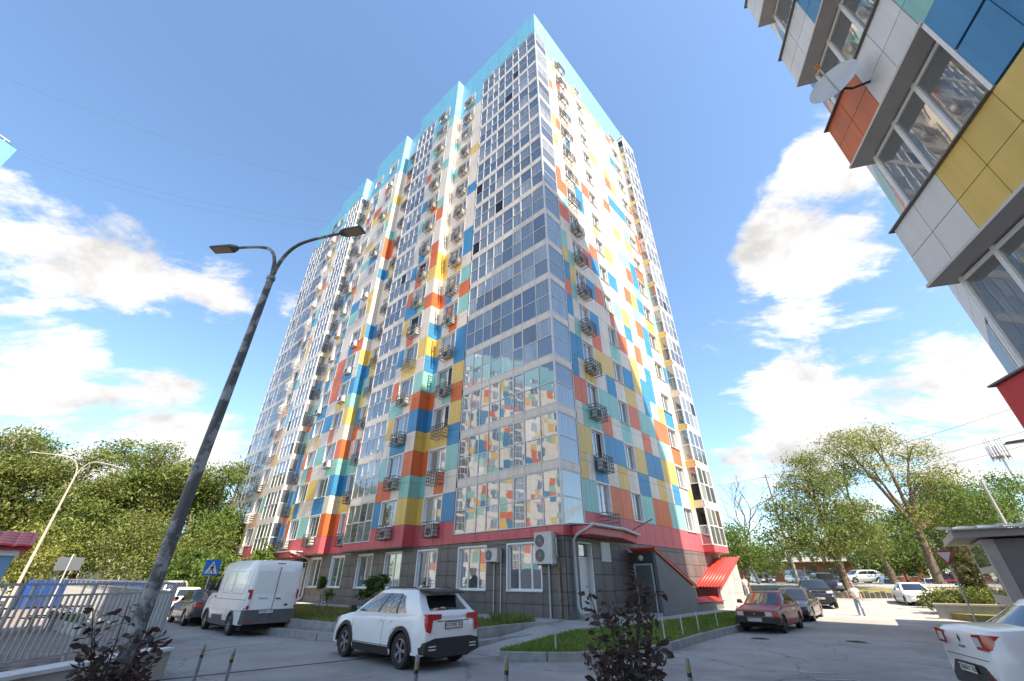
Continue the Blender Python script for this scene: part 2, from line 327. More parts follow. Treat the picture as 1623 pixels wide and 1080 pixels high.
# second lawn in front of the sunny facade
lo2 = [(-.33, 13.45, .05), (.9, 13.28, .05), (1.87, 13.39, .05), (3.0, 13.72, .05), (3.77, 14.24, .05), (4.69, 15.15, .06), (6.72, 17.65, .08), (9.91, 21.21, .1), (11.6, 23.6, .12)]
up2 = [(-.30, 13.75, .055), (.9, 15.75, .09), (2.03, 17.69, .12), (3.3, 18.6, .14), (4.2, 19.19, .15), (6.4, 20.96, .18), (9.02, 23.68, .2), (11.6, 26.4, .21), (12.3, 26.8, .21)]
def strip(name, A, B, m_, thick=.25, dz=0, smooth=False):
    m = MB(); n = len(A)
    top = [(*p[:2], p[2]+dz) for p in A] + [(*p[:2], p[2]+dz) for p in B]
    m.v = top + [(p[0], p[1], p[2]-thick) for p in top]
    m.f = [(i, i+1, n+i+1, n+i) for i in range(n-1)] + [(i, 2*n+i, 2*n+i+1, i+1) for i in range(n-1)] + [(n+i+1, 3*n+i+1, 3*n+i, n+i) for i in range(n-1)] + [(0, n, 3*n, 2*n), (n-1, 3*n-1, 4*n-1, 2*n-1)]
    m.m = [0]*len(m.f); return m.build(name, m_, smooth=smooth)
struct(strip('lawn', lo2, up2, soil))
tr2 = [(lo2[i], lo2[i+1], up2[i+1]) for i in range(8)] + [(lo2[i], up2[i+1], up2[i]) for i in range(8)]
blades('grass', 'short bright grass on the fenced lawn in front of the sunny facade', lambda n: in_tri(tr2, n), 30000, .03, .13, leafmat('grass_blade_b', (.11, .20, .022), (.23, .30, .05), .3))
pavem = mat('pavement', (.30, .288, .274), .9, c2=(.39, .375, .355), vscale=.8, detail=8, bump=.3, bscale=50)
# pavements: along both facades and the sloping path between the lawns
fac_side = [loc2w(.15, 2.5, .335), loc2w(.15, .3, .335), loc2w(3.2, .15, .325), loc2w(6, .15, .32), loc2w(10, .15, .31), loc2w(14, .15, .3), loc2w(19, .15, .3), loc2w(26, .15, .3)]
out_side = [tuple(loc2w(-2.2, -.2, .32)), (2.12, 17.75, .12), (3.3, 18.66, .143), (4.2, 19.25, .153), (6.4, 21.0, .183), (9.02, 23.72, .203), (12.4, 26.9, .213), (17.6, 32.6, .26)]
struct(strip('pavement', [tuple(p) for p in fac_side], out_side, pavem, .5))
struct(strip('pavement', [tuple(loc2w(.2, v, .33)) for v in (2.5, 44)], [tuple(loc2w(-2.25, v, .322)) for v in (2.5, 44)], pavem, .5))
struct(strip('pavement', [tuple(loc2w(.2, v, .329)) for v in (.2, 2.6)], [tuple(loc2w(-2.25, v, .3225)) for v in (-.2, 2.6)], pavem, .5))
struct(strip('path', [(-1.3, 14.6, GZ+.012), (-1.15, 15.3, .0), (-.55, 16.05, .1), (.7, 17.6, .27), (1.05, 18.3, .318)], [(-.42, 13.9, GZ+.01), (.1, 14.75, .0), (.85, 15.85, .085), (1.9, 17.62, .115), (2.2, 17.85, .13)], pavem, .3))
# kerb stones
kerbm = mat('kerb_stone', (.30, .29, .275), .85, var=.16, vscale=3, bump=.3, bscale=30, rgb_rand=.08)
def kerb_run(pts, w, h, label, step=1.0, name='kerb'):
    root = empty(name, pts[0], label=label, cat='kerb'); o = Vector(pts[0])
    P = [Vector(p) for p in pts]; segs = []
    for a, b in zip(P, P[1:]):
        n = max(1, round((b-a).length/step)); segs += [(a.lerp(b, i/n), a.lerp(b, (i+1)/n)) for i in range(n)]
    for a, b in segs:
        d = (b-a).normalized(); jz = random.uniform(-.008, .008)
        m = MB().beam(a-o+d*.006+Vector((0,0,-h/2+jz)), b-o-d*.006+Vector((0,0,-h/2+jz)), w, h)
        m.build('kerb_stone', kerbm, root)
    return root
kerb_run([(x, y-.07, z+.04) for x, y, z in lo2], .15, .26, 'low grey kerb curving round the fenced lawn by the red car')
kerb_run([tuple(loc2w(u, v, .40)) for u, v in ((-2.25, -.33), (-5.68, -.33), (-7.55, 4.9), (-7.9, 8), (-7.9, 30))], .16, .3, 'upper grey kerb bounding the raised lawn behind the white van', 1.0)
kerb_run([tuple(loc2w(u, v, .13)) for u, v in ((-2.6, -.75), (-5.95, -.75), (-8.0, 4.9), (-8.35, 8), (-8.35, 30))], .34, .28, 'lower stepped grey kerb between the lawn and the street by the van', 1.0)
# low posts with a thin rail round the second lawn
def fence_posts():
    root = empty('lawn_fence', (1.17, 13.4, 0), label='low thin metal posts with a cord round the bright lawn', cat='fence')
    o = Vector((1.17, 13.4, 0)); pts = [(-.2, 13.75, .05), (1.17, 13.55, .05), (3.2, 14.1, .05), (4.68, 15.4, .06), (5.69, 16.66, .07), (6.71, 17.9, .08), (8.12, 19.6, .09), (9.9, 21.45, .1)]
    for p in pts[1:]:
        p = Vector(p)-o; MB().tube([p+Vector((0,0,-.1)), p+Vector((0,0,.62))], .022, 8).build('post', M['lightgrey'], root, smooth=40)
        MB().lathe([(0, .02), (.03, .012), (.03, 0), (0, 0)], 8, mtx=Matrix.Translation(p+Vector((0,0,.62)))).build('cap', M['lightgrey'], root)
fence_posts()
# painted lines, manholes, asphalt seam
whitep = mat('road_paint', (.52, .52, .50), .8, c2=(.22, .22, .21), vscale=5, lo=.45, hi=.75)
for i in range(8):
    y = 6.6 + i*.72; x = 6.05 + .12*i
    o = MB().box(-.42, .42, -.03, .03, 0, .004).build('road_marking', whitep, loc=(x, y, GZ+.005), rz=R(-12)); struct(o)
for i, (x, y, lab) in enumerate(((11.66, 17.09, 'round iron manhole cover in the middle of the asphalt drive'), (8.86, 17.97, 'round iron manhole cover in front of the red car'))):
    r = empty('manhole', (x, y, GZ), label=lab, cat='manhole')
    MB().lathe([(.40, 0), (.40, .012), (.33, .012), (.33, 0)], 32).build('ring', M['concrete'], r)
    m = MB().lathe([(.325, .004), (.325, .010), (0, .010)], 32)
    for k in range(-3, 4): m.box(-.22, .22, k*.07-.012, k*.07+.012, .009, .016)
    m.build('cover', mat('iron', (.055, .052, .05), .6, metal=.4, var=.2, vscale=8), r)
seam = MB(); sp = [(-9.5, 9.3), (-6.86, 11.26), (-5.4, 12.45), (-3.99, 13.61), (-2.6, 14.6)]
for a, b in zip(sp, sp[1:]): seam.beam((*a, GZ+.003), (*b, GZ+.003), .10, .006)
struct(seam.build('road_seam', mat('tar_seam', (.05, .05, .05), .85, var=.3, vscale=4)))

# ================================================================ THE TOWER
tower = empty('apartment_building', ORG, YAW, 'tall apartment tower clad in multicoloured panels with a dark tiled base', 'building')
PP = -.84
class Fac:
    def __init__(s, side, off): s.side = side; s.off = off
    def pt(s, a, o, z): return Vector((s.off-o, a, z)) if s.side == 'L' else Vector((a, s.off-o, z))
    @property
    def rz(s): return -math.pi/2 if s.side == 'L' else 0
    def mtx(s, a, z, o=0): return Matrix.Translation(s.pt(a, o, z)) @ Matrix.Rotation(s.rz, 4, 'Z')
L0, LP, LE, R0 = Fac('L', 0), Fac('L', PP), Fac('L', -.3), Fac('R', 0)
FIN = {y: Fac('R', y) for y in (11.2, 21.9, 32.2)}
ZW0, ZW1 = 4.64, 6.22; ZTOP = 54.6
# core behind the cladding
i_ = .26
core = [(i_, i_), (19.6-i_, i_), (19.6-i_, 49), (-.3+i_, 49), (-.3+i_, 39.35-0), (PP+i_, 39.35), (PP+i_, 32.2+i_), (i_, 32.2+i_), (i_, 28.85-i_), (PP+i_, 28.85-i_), (PP+i_, 21.9+i_), (i_, 21.9+i_), (i_, 18.45-i_), (PP+i_, 18.45-i_), (PP+i_, 11.2+i_), (i_, 11.2+i_)]
MB().prism(core, 3.46, ZTOP-.25).build('wall', M['backing'], tower)
MB().prism([(.24, .24), (19.5, .24), (19.5, 48.9), (.24, 48.9)], -.2, 3.46).build('base_wall', mat('base_backing', (.26, .25, .24), .9), tower)
sof = MB()
for y0, y1, p in ((11.2, 18.45, PP), (21.9, 28.85, PP), (32.2, 39.35, PP), (39.36, 49.1, -.3)): sof.box(p+.01, .3, y0+.01, y1-.01, 3.40, 3.455)
sof.build('soffit', mat('soffit_grey', (.16, .155, .15), .7), tower)
_pm = {}
def panel_mesh(w, h, c):
    k = (round(w, 2), round(h, 2), c)
    if k not in _pm:
        g = .008; g = .011 if c == 'd' else g; _pm[k] = MB().box(-w/2+g, w/2-g, -.028, 0, g, h-g).mesh('panel', PCOL[c])
    return _pm[k]
MERGE = {}; NP = [0]; PMAX = 300
def merged(kind, mats):
    if kind not in MERGE: MERGE[kind] = (MB(), mats)
    return MERGE[kind][0]
PKEYS = list(PCOL)
def panel(fac, a0, a1, z0, z1, c, floor=0, name='panel', o=0):
    w, h, a = a1-a0, z1-z0, (a0+a1)/2
    if name == 'panel' and (NP[0] >= PMAX or floor > 3):
        m = merged('panel', [PCOL[k] for k in PKEYS]); X = fac.mtx(a, z0, o); g = .008
        q = [(-w/2+g, -.028, g), (w/2-g, -.028, g), (w/2-g, -.028, h-g), (-w/2+g, -.028, h-g), (-w/2+g, 0, g), (w/2-g, 0, g), (w/2-g, 0, h-g), (-w/2+g, 0, h-g)]
        m.add([X @ Vector(p) for p in q], [(0,1,2,3), (0,4,5,1), (1,5,6,2), (2,6,7,3), (3,7,4,0)], PKEYS.index(c)); return
    if name == 'panel': NP[0] += 1
    ob = obj(name, panel_mesh(w, h, c), tower); ob.matrix_local = fac.mtx(a, z0, o)
# ---- windows
_wm = {}
def window_mesh(w, h, lights, sill=True):
    k = (round(w, 2), round(h, 2), lights)
    if k in _wm: return _wm[k]
    d = .2; t = .03; m = MB()
    m.box(-w/2, -w/2+t, -.035, d, 0, h); m.box(w/2-t, w/2, -.035, d, 0, h); m.box(-w/2+t, w/2-t, -.035, d, h-t, h); m.box(-w/2+t, w/2-t, -.035, d, 0, t)
    e = .045
    m.box(-w/2-e, -w/2+.002, -.045, -.029, -e, h+e); m.box(w/2-.002, w/2+e, -.045, -.029, -e, h+e); m.box(-w/2+.002, w/2-.002, -.045, -.029, h-.002, h+e)
    fr = .06; x0, x1, zz0, zz1 = -w/2+t, w/2-t, t, h-t
    m.box(x0, x0+fr, .12, .18, zz0, zz1); m.box(x1-fr, x1, .12, .18, zz0, zz1); m.box(x0+fr, x1-fr, .12, .18, zz0, zz0+fr); m.box(x0+fr, x1-fr, .12, .18, zz1-fr, zz1)
    iw = x1-x0-2*fr; cuts = [x0+fr+iw*c for c in np.cumsum(lights)[:-1]]
    edges = [x0+fr] + [c for c in cuts] + [x1-fr]
    for c in cuts: m.box(c-.045, c+.045, .115, .18, zz0+fr, zz1-fr)
    body = m.mesh('window', M['pvc'])
    sm = MB().box(-w/2-.04, w/2+.04, -.11, .0, -.03, -.003).mesh('sill', M['pvc_grey'])
    panes = []
    for i in range(len(edges)-1):
        a = edges[i] + (.045 if i else 0); b = edges[i+1] - (.045 if i < len(edges)-2 else 0)
        panes.append((a, b, zz0+fr, zz1-fr))
    pm = {}
    _wm[k] = (body, sm, panes, pm); return _wm[k]
WR = random.Random(5)
def window(fac, a0, a1, z0, z1, lights=(.62, .38), single=True, mirror=False):
    w, h, a = a1-a0, z1-z0, (a0+a1)/2
    if mirror: lights = tuple(reversed(lights))
    body, sm, panes, pm = window_mesh(w, h, lights)
    ob = obj('window', body, tower); X = fac.mtx(a, z0); ob.matrix_local = X
    obj('sill', sm, ob)
    for i, (x0, x1, y0, y1) in enumerate(panes):
        g = pick_glass(WR)
        if single:
            key = (i, g.name)
            if key not in pm: pm[key] = MB().box(x0-.004, x1+.004, .145, .155, y0-.004, y1+.004).mesh('pane', g)
            obj('pane', pm[key], ob)
        else:
            merged('pane', GL).add([X @ Vector(p) for p in ((x0, .145, y0), (x1, .145, y0), (x1, .145, y1), (x0, .145, y1))], [(0,1,2,3)], GL.index(g))
    return ob
def glazing(name, fac, edges, z0, z1, open_cols=(), single=False, cols_m=None, zoff=0, fm='pvc_grey', mb=None, split=.5):
    """framed balcony glazing: mullions at edges, a transom between two rows of panes"""
    own = mb is None; m = mb or MB(); X0 = fac
    e = sorted(edges); zm = z0+(z1-z0)*split
    def B(a0, a1, o0, o1, za, zb):
        p = [fac.pt(a, o, z) for a in (a0, a1) for o in (o0, o1) for z in (za, zb)]
        xs, ys, zs = zip(*[(q.x, q.y, q.z) for q in p]); m.box(min(xs), max(xs), min(ys), max(ys), min(zs), max(zs))
    for a in e: B(a-.032, a+.032, -.04, .035, z0, z1)
    for z in (z0+.028, zm, z1-.028): B(e[0]+.033, e[-1]-.033, -.038, .028, z-.028, z+.028)
    for c in open_cols:
        B(e[c]+.034, e[c]+.07, -.03, .04, zm+.03, z1-.057); B(e[c+1]-.07, e[c+1]-.034, -.03, .04, zm+.03, z1-.057)
        B(e[c]+.07, e[c+1]-.07, -.03, .04, z1-.10, z1-.057); B(e[c]+.07, e[c+1]-.07, -.03, .04, zm+.03, zm+.07)
    return m
GR = random.Random(21)
def glass_cells(fac, edges, z0, z1, parent, single, split=.5, colkeep=None):
    e = sorted(edges); zm = z0+(z1-z0)*split; row = GR.choice([0, 1, 2, 3, 4, 4, 6])
    for i in range(len(e)-1):
        for (za, zb) in ((z0+.05, zm-.03), (zm+.03, z1-.05)):
            g = GL[row] if GR.random() < .55 else pick_glass(GR)
            a0, a1 = e[i]+.03, e[i+1]-.03; tl = GR.gauss(0, .002)
            if single:
                X = fac.mtx((a0+a1)/2, za)
                w = a1-a0; key = ('gp', round(w, 2), round(zb-za, 2), g.name)
                if key not in _pm: _pm[key] = MB().box(-w/2, w/2, -.004, .004, 0, zb-za).mesh('pane', g)
                o = obj('pane', _pm[key], parent); o.matrix_local = parent.matrix_basis.inverted() @ X @ Matrix.Rotation(GR.gauss(0, .004), 4, 'Z') @ Matrix.Rotation(GR.gauss(0, .004), 4, 'X')
            else:
                merged('pane', GL).add([fac.pt(a0, tl, za), fac.pt(a1, -tl, za), fac.pt(a1, -tl*.5, zb), fac.pt(a0, tl*.5, zb)], [(0,1,2,3) if fac.side == 'R' else (3,2,1,0)], GL.index(g))
# ---- air conditioners in railed baskets
def ac_meshes():
    m = MB(); w, d, h = 1.16, .56, .84; r = .032
    for z in (0, .22, .42, .62, .8):
        m.box(-w/2, w/2, -d, -d+r, z, z+r); m.box(-w/2, -w/2+r, -d+r, -.03, z, z+r); m.box(w/2-r, w/2, -d+r, -.03, z, z+r)
    for x in (-w/2+.002, -w/3.2, -w/9, w/9, w/3.2, w/2-r-.002): m.box(x, x+r, -d+r+.001, -d+2*r, 0, h)
    for x in (-w/2+.03, -.2, .2, w/2-.05): m.box(x, x+r, -d+2*r+.002, -.03, -.012, .012)
    basket = m.mesh('basket', M['steel'])
    wb = m.mesh('basket_w', M['pvc'])
    c = MB().box(-.4, .4, -.36, -.08, .04, .6); c.box(-.41, .41, -.37, -.07, .58, .61)
    casing = c.mesh('casing', M['acwhite'])
    f = MB()
    X = Matrix.Translation((-.1, -.362, .31)) @ Matrix.Rotation(R(90), 4, 'X')
    f.lathe([(.22, 0), (.22, .012), (.19, .012), (.19, .003), (0, .003)], 20, mtx=X)
    for k in range(8): f.beam(X @ Vector((.05*math.cos(k*.785), .05*math.sin(k*.785), .012)), X @ Vector((.2*math.cos(k*.785), .2*math.sin(k*.785), .012)), .008)
    fan = f.mesh('fan_grille', M['fan'])
    return basket, wb, casing, fan
AC = ac_meshes()
AR = random.Random(3)
def air_con(fac, a, z, floor, where, unit=True, basket=True, white=False):
    P = ORG + DR*0; X = Matrix.Translation(ORG) @ Matrix.Rotation(YAW, 4, 'Z') @ fac.mtx(a, z)
    nm = 'air_conditioner' if unit else 'wall_basket'
    what = ('air conditioner in steel basket' if basket else 'white bracketed air conditioner') if unit else ('empty white basket' if white else 'empty steel basket')
    e = empty(nm, label=f'{what} by {ORD[floor]} floor window, {where}', cat='air conditioner' if unit else 'basket', group='air conditioner baskets on the tower'); e.matrix_world = X
    e.matrix_basis = X
    if basket: obj('basket', AC[1 if white else 0], e)
    else:
        MB().box(-.35, -.31, -.4, 0, -.02, .03).build('bracket', M['steel'], e); MB().box(.31, .35, -.4, 0, -.02, .03).build('bracket', M['steel'], e)
    if unit:
        c = obj('casing', AC[2], e, (AR.uniform(-.08, .08), 0, .02)); obj('fan_grille', AC[3], c)
# ---- colour plan of the cladding
CR = random.Random(77)
def rnd_col(k, spand):
    t = k/15
    pw = min(.84, (.28 if spand else .10) + .88*t)
    return 'w' if CR.random() < pw else CR.choice('btyo')
# column letters per half-row, from the street up (window row, sill row, window row ...)
LCOL = {'c0': 'bwtbyoyb'+'b', 'c1': 'yto'+'ybotby', 'f1': 'ytoybotby', 'c2': 'ytowbotwy', 'c3': 'bo'+'twytowb', 'c4': 'oybt'+'wobyt', 'f2': 'owbtowytb', 'c5': 'owbtowytb', 'c6': 'twywtwbwo', 'c7': 'oybwoybwt',
        'c8': 'sw'+'tawyaws', 'c9': 'ya'+'wyawtaw'}
LSP = {'W1': ['wo', 'yy', 'wt', 'ww'], 'W2': ['ow', 'bb', 'tw', 'yy'], 'W3': ['yy', 'tt', 'wo', 'ww'], 'W4': ['bb', 'wt', 'ow', 'yy'], 'W5': ['bw', 'to', 'wy', 'bb'], 'W6': ['aa', 'aw', 'wa', 'aa']}
RC = [1.78, 2.44, 3.12, 4.43, 5.63, 6.84, 8.12, 9.66, 10.9, 12.05, 13.2, 14.42, 16.05, 16.7]     # column lines of the sunny facade
RPLAN = ['ttWooWtootttW', 'ywbwywbwywbwy', 'yyWbbWybbyyyW', 'wttowtwowtwow', 'ooWttWottooow', 'bwywbwywbwybw', 'bbWyyWbybbwww', 'wtwowtwywbwww']
def rcol(row, i):
    return RPLAN[row][i] if row < len(RPLAN) else None
CUTZ = .93
for k in range(16):
    z0, z1, z2 = ZW0+FH*k, ZW1+FH*k, ZW0+FH*(k+1)
    if k == 15: z2 = None
    hi = k >= 14; one = k <= 4
    # -- left facade columns: (name, y0, y1, facade)
    for nm, a0, a1, fc in (('c0', 7.62, 8.8, L0), ('c1', 10.6, 11.19, L0), ('f1', PP, -.001, FIN[11.2]), ('c2', 11.2, 12.25, LP), ('c3', 14.08, 14.93, LP), ('c4', 21.1, 21.89, L0), ('f2', PP, -.001, FIN[21.9]), ('c5', 21.9, 22.75, LP), ('c6', 24.62, 26.4, LP), ('c7', 28.2, 28.85, LP), ('c8', 35.75, 36.7, LP), ('c9', 38.6, 39.35, LP)):
        for half in (0, 1):
            row = 2*k+half; seq = LCOL[nm]
            c = seq[row] if row < len(seq) else rnd_col(k, half)
            if nm in ('f1', 'f2') and row >= len(seq): c = lastf.get((nm, row), c)
            if nm == 'c1': lastf = globals().setdefault('lastf', {}); lastf[('f1', row)] = c
            if nm == 'c4': lastf[('f2', row)] = c
            if nm in ('c8', 'c9'): c = seq[row % 9] if CR.random() < .6 else 'w'
            if k == 15 or (k == 14 and half): c = 's' if nm not in ('f1', 'f2') else 's'
            if half == 0: panel(fc, a0, a1, z0, z1, c, k)
            elif z2:
                panel(fc, a0, a1, z1, z1+CUTZ, c, k); panel(fc, a0, a1, z1+CUTZ, z2, c, k)
    for nm, a0, a1, fc, fl in (('W1', 8.8, 10.6, L0, 0), ('W2', 12.25, 14.08, LP, 0), ('W3', 19.25, 21.1, L0, 0), ('W4', 22.75, 24.62, LP, 1), ('W5', 26.4, 28.2, LP, 1), ('W6', 36.7, 38.6, LP, 0)):
        window(fc, a0+.03, a1-.03, z0, z1, (.64, .36) if nm in ('W1', 'W2', 'W3') else (.5, .5), one)
        if z2:
            sp = LSP[nm][k % 4] if k < 5 else ''.join(rnd_col(k, 1) for _ in '12')
            if k == 14: sp = 'ss'
            am = (a0+a1)/2
            for q, (b0, b1) in enumerate(((am, a1), (a0, am))):
                panel(fc, b0, b1, z1, z1+CUTZ, sp[q], k); panel(fc, b0, b1, z1+CUTZ, z2, sp[q], k)
    # hidden-side columns and recess behind the far bay
    panel(L0, 18.46, 19.25, z0, z1, rnd_col(k, 0), 9); panel(L0, 28.86, 30.2, z0, z1, rnd_col(k, 0), 9)
    if z2: panel(L0, 18.46, 19.25, z1, z2, rnd_col(k, 1), 9); panel(L0, 28.86, 30.2, z1, z2, rnd_col(k, 1), 9)
    window(L0, 30.25, 31.3, z0, z1, (1,), False)
    cc = rnd_col(k, 0); panel(L0, 31.35, 32.19, z0, z1, cc, 9)
    if z2: panel(L0, 30.2, 31.35, z1, z2, 'w', 9); panel(L0, 31.35, 32.19, z1, z2, rnd_col(k, 1), 9)
    # -- right facade
    for i in range(13):
        a0, a1 = RC[i], RC[i+1]; iswin = i in (2, 5, 11)
        r0, r1 = rcol(2*k, i), rcol(2*k+1, i)
        if not iswin:
            c = r0 or rnd_col(k, 0)
            if k == 15 and i < 11: c = 's'
            panel(R0, a0, a1, z0, z1, c if c != 'W' else 'w', k)
        if z2:
            c = r1 or rnd_col(k, 1)
            if iswin and i != 11:
                am = (a0+a1)/2; cs = (c, 'w') if k % 2 else ('w', c)
                if k < 4: cs = (c, c)
                for q, (b0, b1) in enumerate(((a0, am), (am, a1))): panel(R0, b0, b1, z1, z1+CUTZ, cs[q], k); panel(R0, b0, b1, z1+CUTZ, z2, cs[q], k)
            else: panel(R0, a0, a1, z1, z1+CUTZ, c, k); panel(R0, a0, a1, z1+CUTZ, z2, c, k)
    for a0, a1, lt in ((3.12, 4.43, (.5, .5)), (6.84, 8.12, (.5, .5)), (14.42, 16.05, (.5, .5))): window(R0, a0+.03, a1-.03, z0, z1, lt, one)
    # -- glazed corner, street bay, far bay, end glazing, end bay
    g0 = 3.9+FH*k; g1 = g0+2.51
    gm = MB(); el = [.03, 1.11, 2.23, 3.04, 4.12, 5.03, 5.81, 6.67, 7.53]; er = [.03, 1.72]
    oc = [2] + ([5] if k > 7 else [])
    glazing('', L0, el, 3.9, 6.41, oc, mb=gm); glazing('', R0, er, 3.9, 6.41, mb=gm)
    key = ('corner', tuple(oc))
    if key not in _pm: _pm[key] = gm.mesh('glazed_balcony', M['pvc_grey'])
    gb = obj('glazed_balcony', _pm[key], tower, (0, 0, FH*k)); bpy.context.view_layer.update() if False else None
    gb.matrix_local = Matrix.Translation((0, 0, FH*k))
    glass_cells(L0, el, g0, g1, gb, k <= 8); glass_cells(R0, er, g0, g1, gb, k <= 8)
    for j in range(8): panel(L0, el[j], el[j+1], g1+.005, g0+FH-.005, 'w', k if k < 2 else 9, 'panel')
    panel(R0, er[0], er[1], g1+.005, g0+FH-.005, 'w', 9)
    eb = [14.98, 15.83, 16.66, 17.5, 18.36]
    gm = glazing('', LP, eb, 3.9, 6.41, (0, 2))
    if 'bay' not in _pm: _pm['bay'] = gm.mesh('glazed_balcony', M['pvc_grey'])
    gb = obj('glazed_balcony', _pm['bay'], tower); gb.matrix_local = Matrix.Translation((0, 0, FH*k)); glass_cells(LP, eb, g0, g1, gb, False)
    for j in range(4): panel(LP, eb[j], eb[j+1], g1+.005, g0+FH-.005, 'w', 9)
    ef = [32.25, 33.1, 33.95, 34.8, 35.7]
    gm = glazing('', LP, ef, 3.9, 6.41, (1,)); glazing('', FIN[32.2], [PP+.04, -.05], 3.9, 6.41, mb=gm)
    if 'bayf' not in _pm: _pm['bayf'] = gm.mesh('glazed_balcony', M['pvc'])
    gb = obj('glazed_balcony', _pm['bayf'], tower); gb.matrix_local = Matrix.Translation((0, 0, FH*k)); glass_cells(LP, ef, g0, g1, gb, False); glass_cells(FIN[32.2], [PP+.04, -.05], g0, g1, gb, False)
    for j in range(4): panel(LP, ef[j], ef[j+1], g1+.005, g0+FH-.005, 'w', 9)
    panel(FIN[32.2], PP, -.01, g1+.005, g0+FH-.005, 'w', 9)
    ee = [40.2, 41.3, 42.4, 43.5, 44.6, 45.7, 46.8, 47.9, 49.0]
    gm = glazing('', LE, ee, 3.9, 6.41, (2, 5))
    if 'end' not in _pm: _pm['end'] = gm.mesh('glazed_balcony', M['pvc_grey'])
    gb = obj('glazed_balcony', _pm['end'], tower); gb.matrix_local = Matrix.Translation((0, 0, FH*k)); glass_cells(LE, ee, g0, g1, gb, False)
    for j in range(8): panel(LE, ee[j], ee[j+1], g1+.005, g0+FH-.005, 'w', 9)
    panel(LE, 39.36, 40.2, z0, z1, 'y' if k % 2 else 's', 9)
    if z2: panel(LE, 39.36, 40.2, z1, z2, 'a', 9)
    eB = [16.78, 17.7, 18.65, 19.62]; RB = Fac('R', -.76); SB = Fac('L', 16.72)
    gm = glazing('', RB, eB, 3.9, 6.41, (1,)); glazing('', SB, [-.72, -.05], 3.9, 6.41, mb=gm)
    if 'ebay' not in _pm: _pm['ebay'] = gm.mesh('glazed_balcony', M['pvc'])
    gb = obj('glazed_balcony', _pm['ebay'], tower); gb.matrix_local = Matrix.Translation((0, 0, FH*k)); glass_cells(RB, eB, g0, g1, gb, False); glass_cells(SB, [-.72, -.05], g0, g1, gb, False)
    for j in range(3): panel(RB, eB[j], eB[j+1], g1+.005, g0+FH-.005, 'w', 9)
    panel(SB, -.75, -.01, g1+.005, g0+FH-.005, 'y' if k % 3 else 'w', 9)
    # -- air conditioners
    zb = z0-.78
    for a, fc, where, pu in ((9.35, L0, 'column beside the glazed corner', .85), (12.85, LP, 'second column from glazed corner', .85), (19.75, L0, 'column left of the glazed bay', .7)):
        air_con(fc, a, zb, k+1, where, AR.random() < pu)
    if k % 2 == 0 or AR.random() < .4: air_con(LP, 23.3, zb+.1, k+1, 'fourth column of shaded facade', True, AR.random() < .4)
    if AR.random() < .5: air_con(LP, 27.9, zb+.1, k+1, 'fifth column of shaded facade', True, AR.random() < .5)
    air_con(L0, 31.0, zb, k+1, 'recess beside far glazed bay', AR.random() < .7)
    air_con(LP, 38.2, zb, k+1, 'far column before end glazing', AR.random() < .5, True, AR.random() < .6)
    air_con(R0, 3.72, zb, k+1, 'first column of the sunny facade', k in (1, 2, 3, 5, 6) or AR.random() < .15)
# pink band under the first residential floor
def band(fac, a0, a1, step, z0=3.45, z1=ZW0, c='p'):
    n = max(1, round((a1-a0)/step))
    for i in range(n): panel(fac, a0+(a1-a0)*i/n, a0+(a1-a0)*(i+1)/n, z0, z1, c, 0, 'band_panel')
band(L0, .0, 7.6, .95, 3.45, 3.88); band(L0, 7.6, 11.19, .9); band(FIN[11.2], PP, -.01, .84); band(LP, 11.2, 14.95, .93); band(LP, 14.95, 18.4, .86, 3.45, 3.88); band(L0, 18.46, 21.89, 1.0)
band(FIN[21.9], PP, -.01, .84); band(LP, 21.9, 28.85, .95); band(L0, 28.86, 32.2, 1.1); band(LP, 32.2, 35.7, .9, 3.45, 3.88); band(LP, 35.7, 39.35, .9); band(LE, 39.4, 49, 1, 3.45, 3.88)
band(R0, 0, 1.75, .9, 3.45, 3.88); band(R0, 1.78, 16.7, 1.2); band(Fac('R', -.76), 16.72, 19.65, .97, 3.45, 3.88); band(Fac('L', 16.72), -.76, -.01, .75, 3.45, 3.88)
MB().box(16.76, 19.6, -.74, .2, 3.40, 3.45).build('soffit', PCOL['p'], tower)
# sky-blue crown and parapet cap
def crown(fac, a0, a1, z0, step=1.25, c='s', z1=ZTOP):
    n = max(1, round((a1-a0)/step)); zz = [z0] + [z0+(z1-z0)*q for q in (.34, .67, 1)]
    for i in range(n):
        for q in range(3): panel(fac, a0+(a1-a0)*i/n, a0+(a1-a0)*(i+1)/n, zz[q], zz[q+1], c, 9)
zt = ZW1+FH*15; gt = 3.9+FH*15+2.52
crown(L0, -.028, 7.6, gt); crown(L0, 7.6, 11.19, zt); crown(FIN[11.2], PP, -.01, zt, .84); crown(LP, 11.2, 14.95, zt); crown(LP, 14.95, 18.45, gt); crown(L0, 18.46, 21.89, zt); crown(FIN[21.9], PP, -.01, zt, .84); crown(LP, 21.9, 28.85, zt)
crown(L0, 28.86, 32.19, zt); crown(FIN[32.2], PP, -.01, zt, .84); crown(LP, 32.2, 35.7, gt); crown(LP, 35.7, 39.35, zt); crown(LE, 39.4, 49.05, gt); crown(R0, 0, 1.75, gt, .88); crown(R0, 1.78, 18.5, zt)
pc = MB(); plan = [(0, 0), (18.5, 0), (18.5, 49.05), (-.3, 49.05), (-.3, 39.36), (PP, 39.36), (PP, 32.2), (0, 32.2), (0, 28.86), (PP, 28.86), (PP, 21.9), (0, 21.9), (0, 18.46), (PP, 18.46), (PP, 11.2), (0, 11.2)]
pc.prism(plan, ZTOP, ZTOP+.05); pc.build('parapet_cap', mat('blue_cap', (.10, .30, .42), .4), tower)
MB().box(16.7, 19.7, -.8, .3, 51.0, 51.35).build('bay_roof', M['pvc_grey'], tower)
CP = MB().box(-.045, .045, -.045, .045, 3.88, 50.45).build('corner_post', M['pvc_grey'], tower)
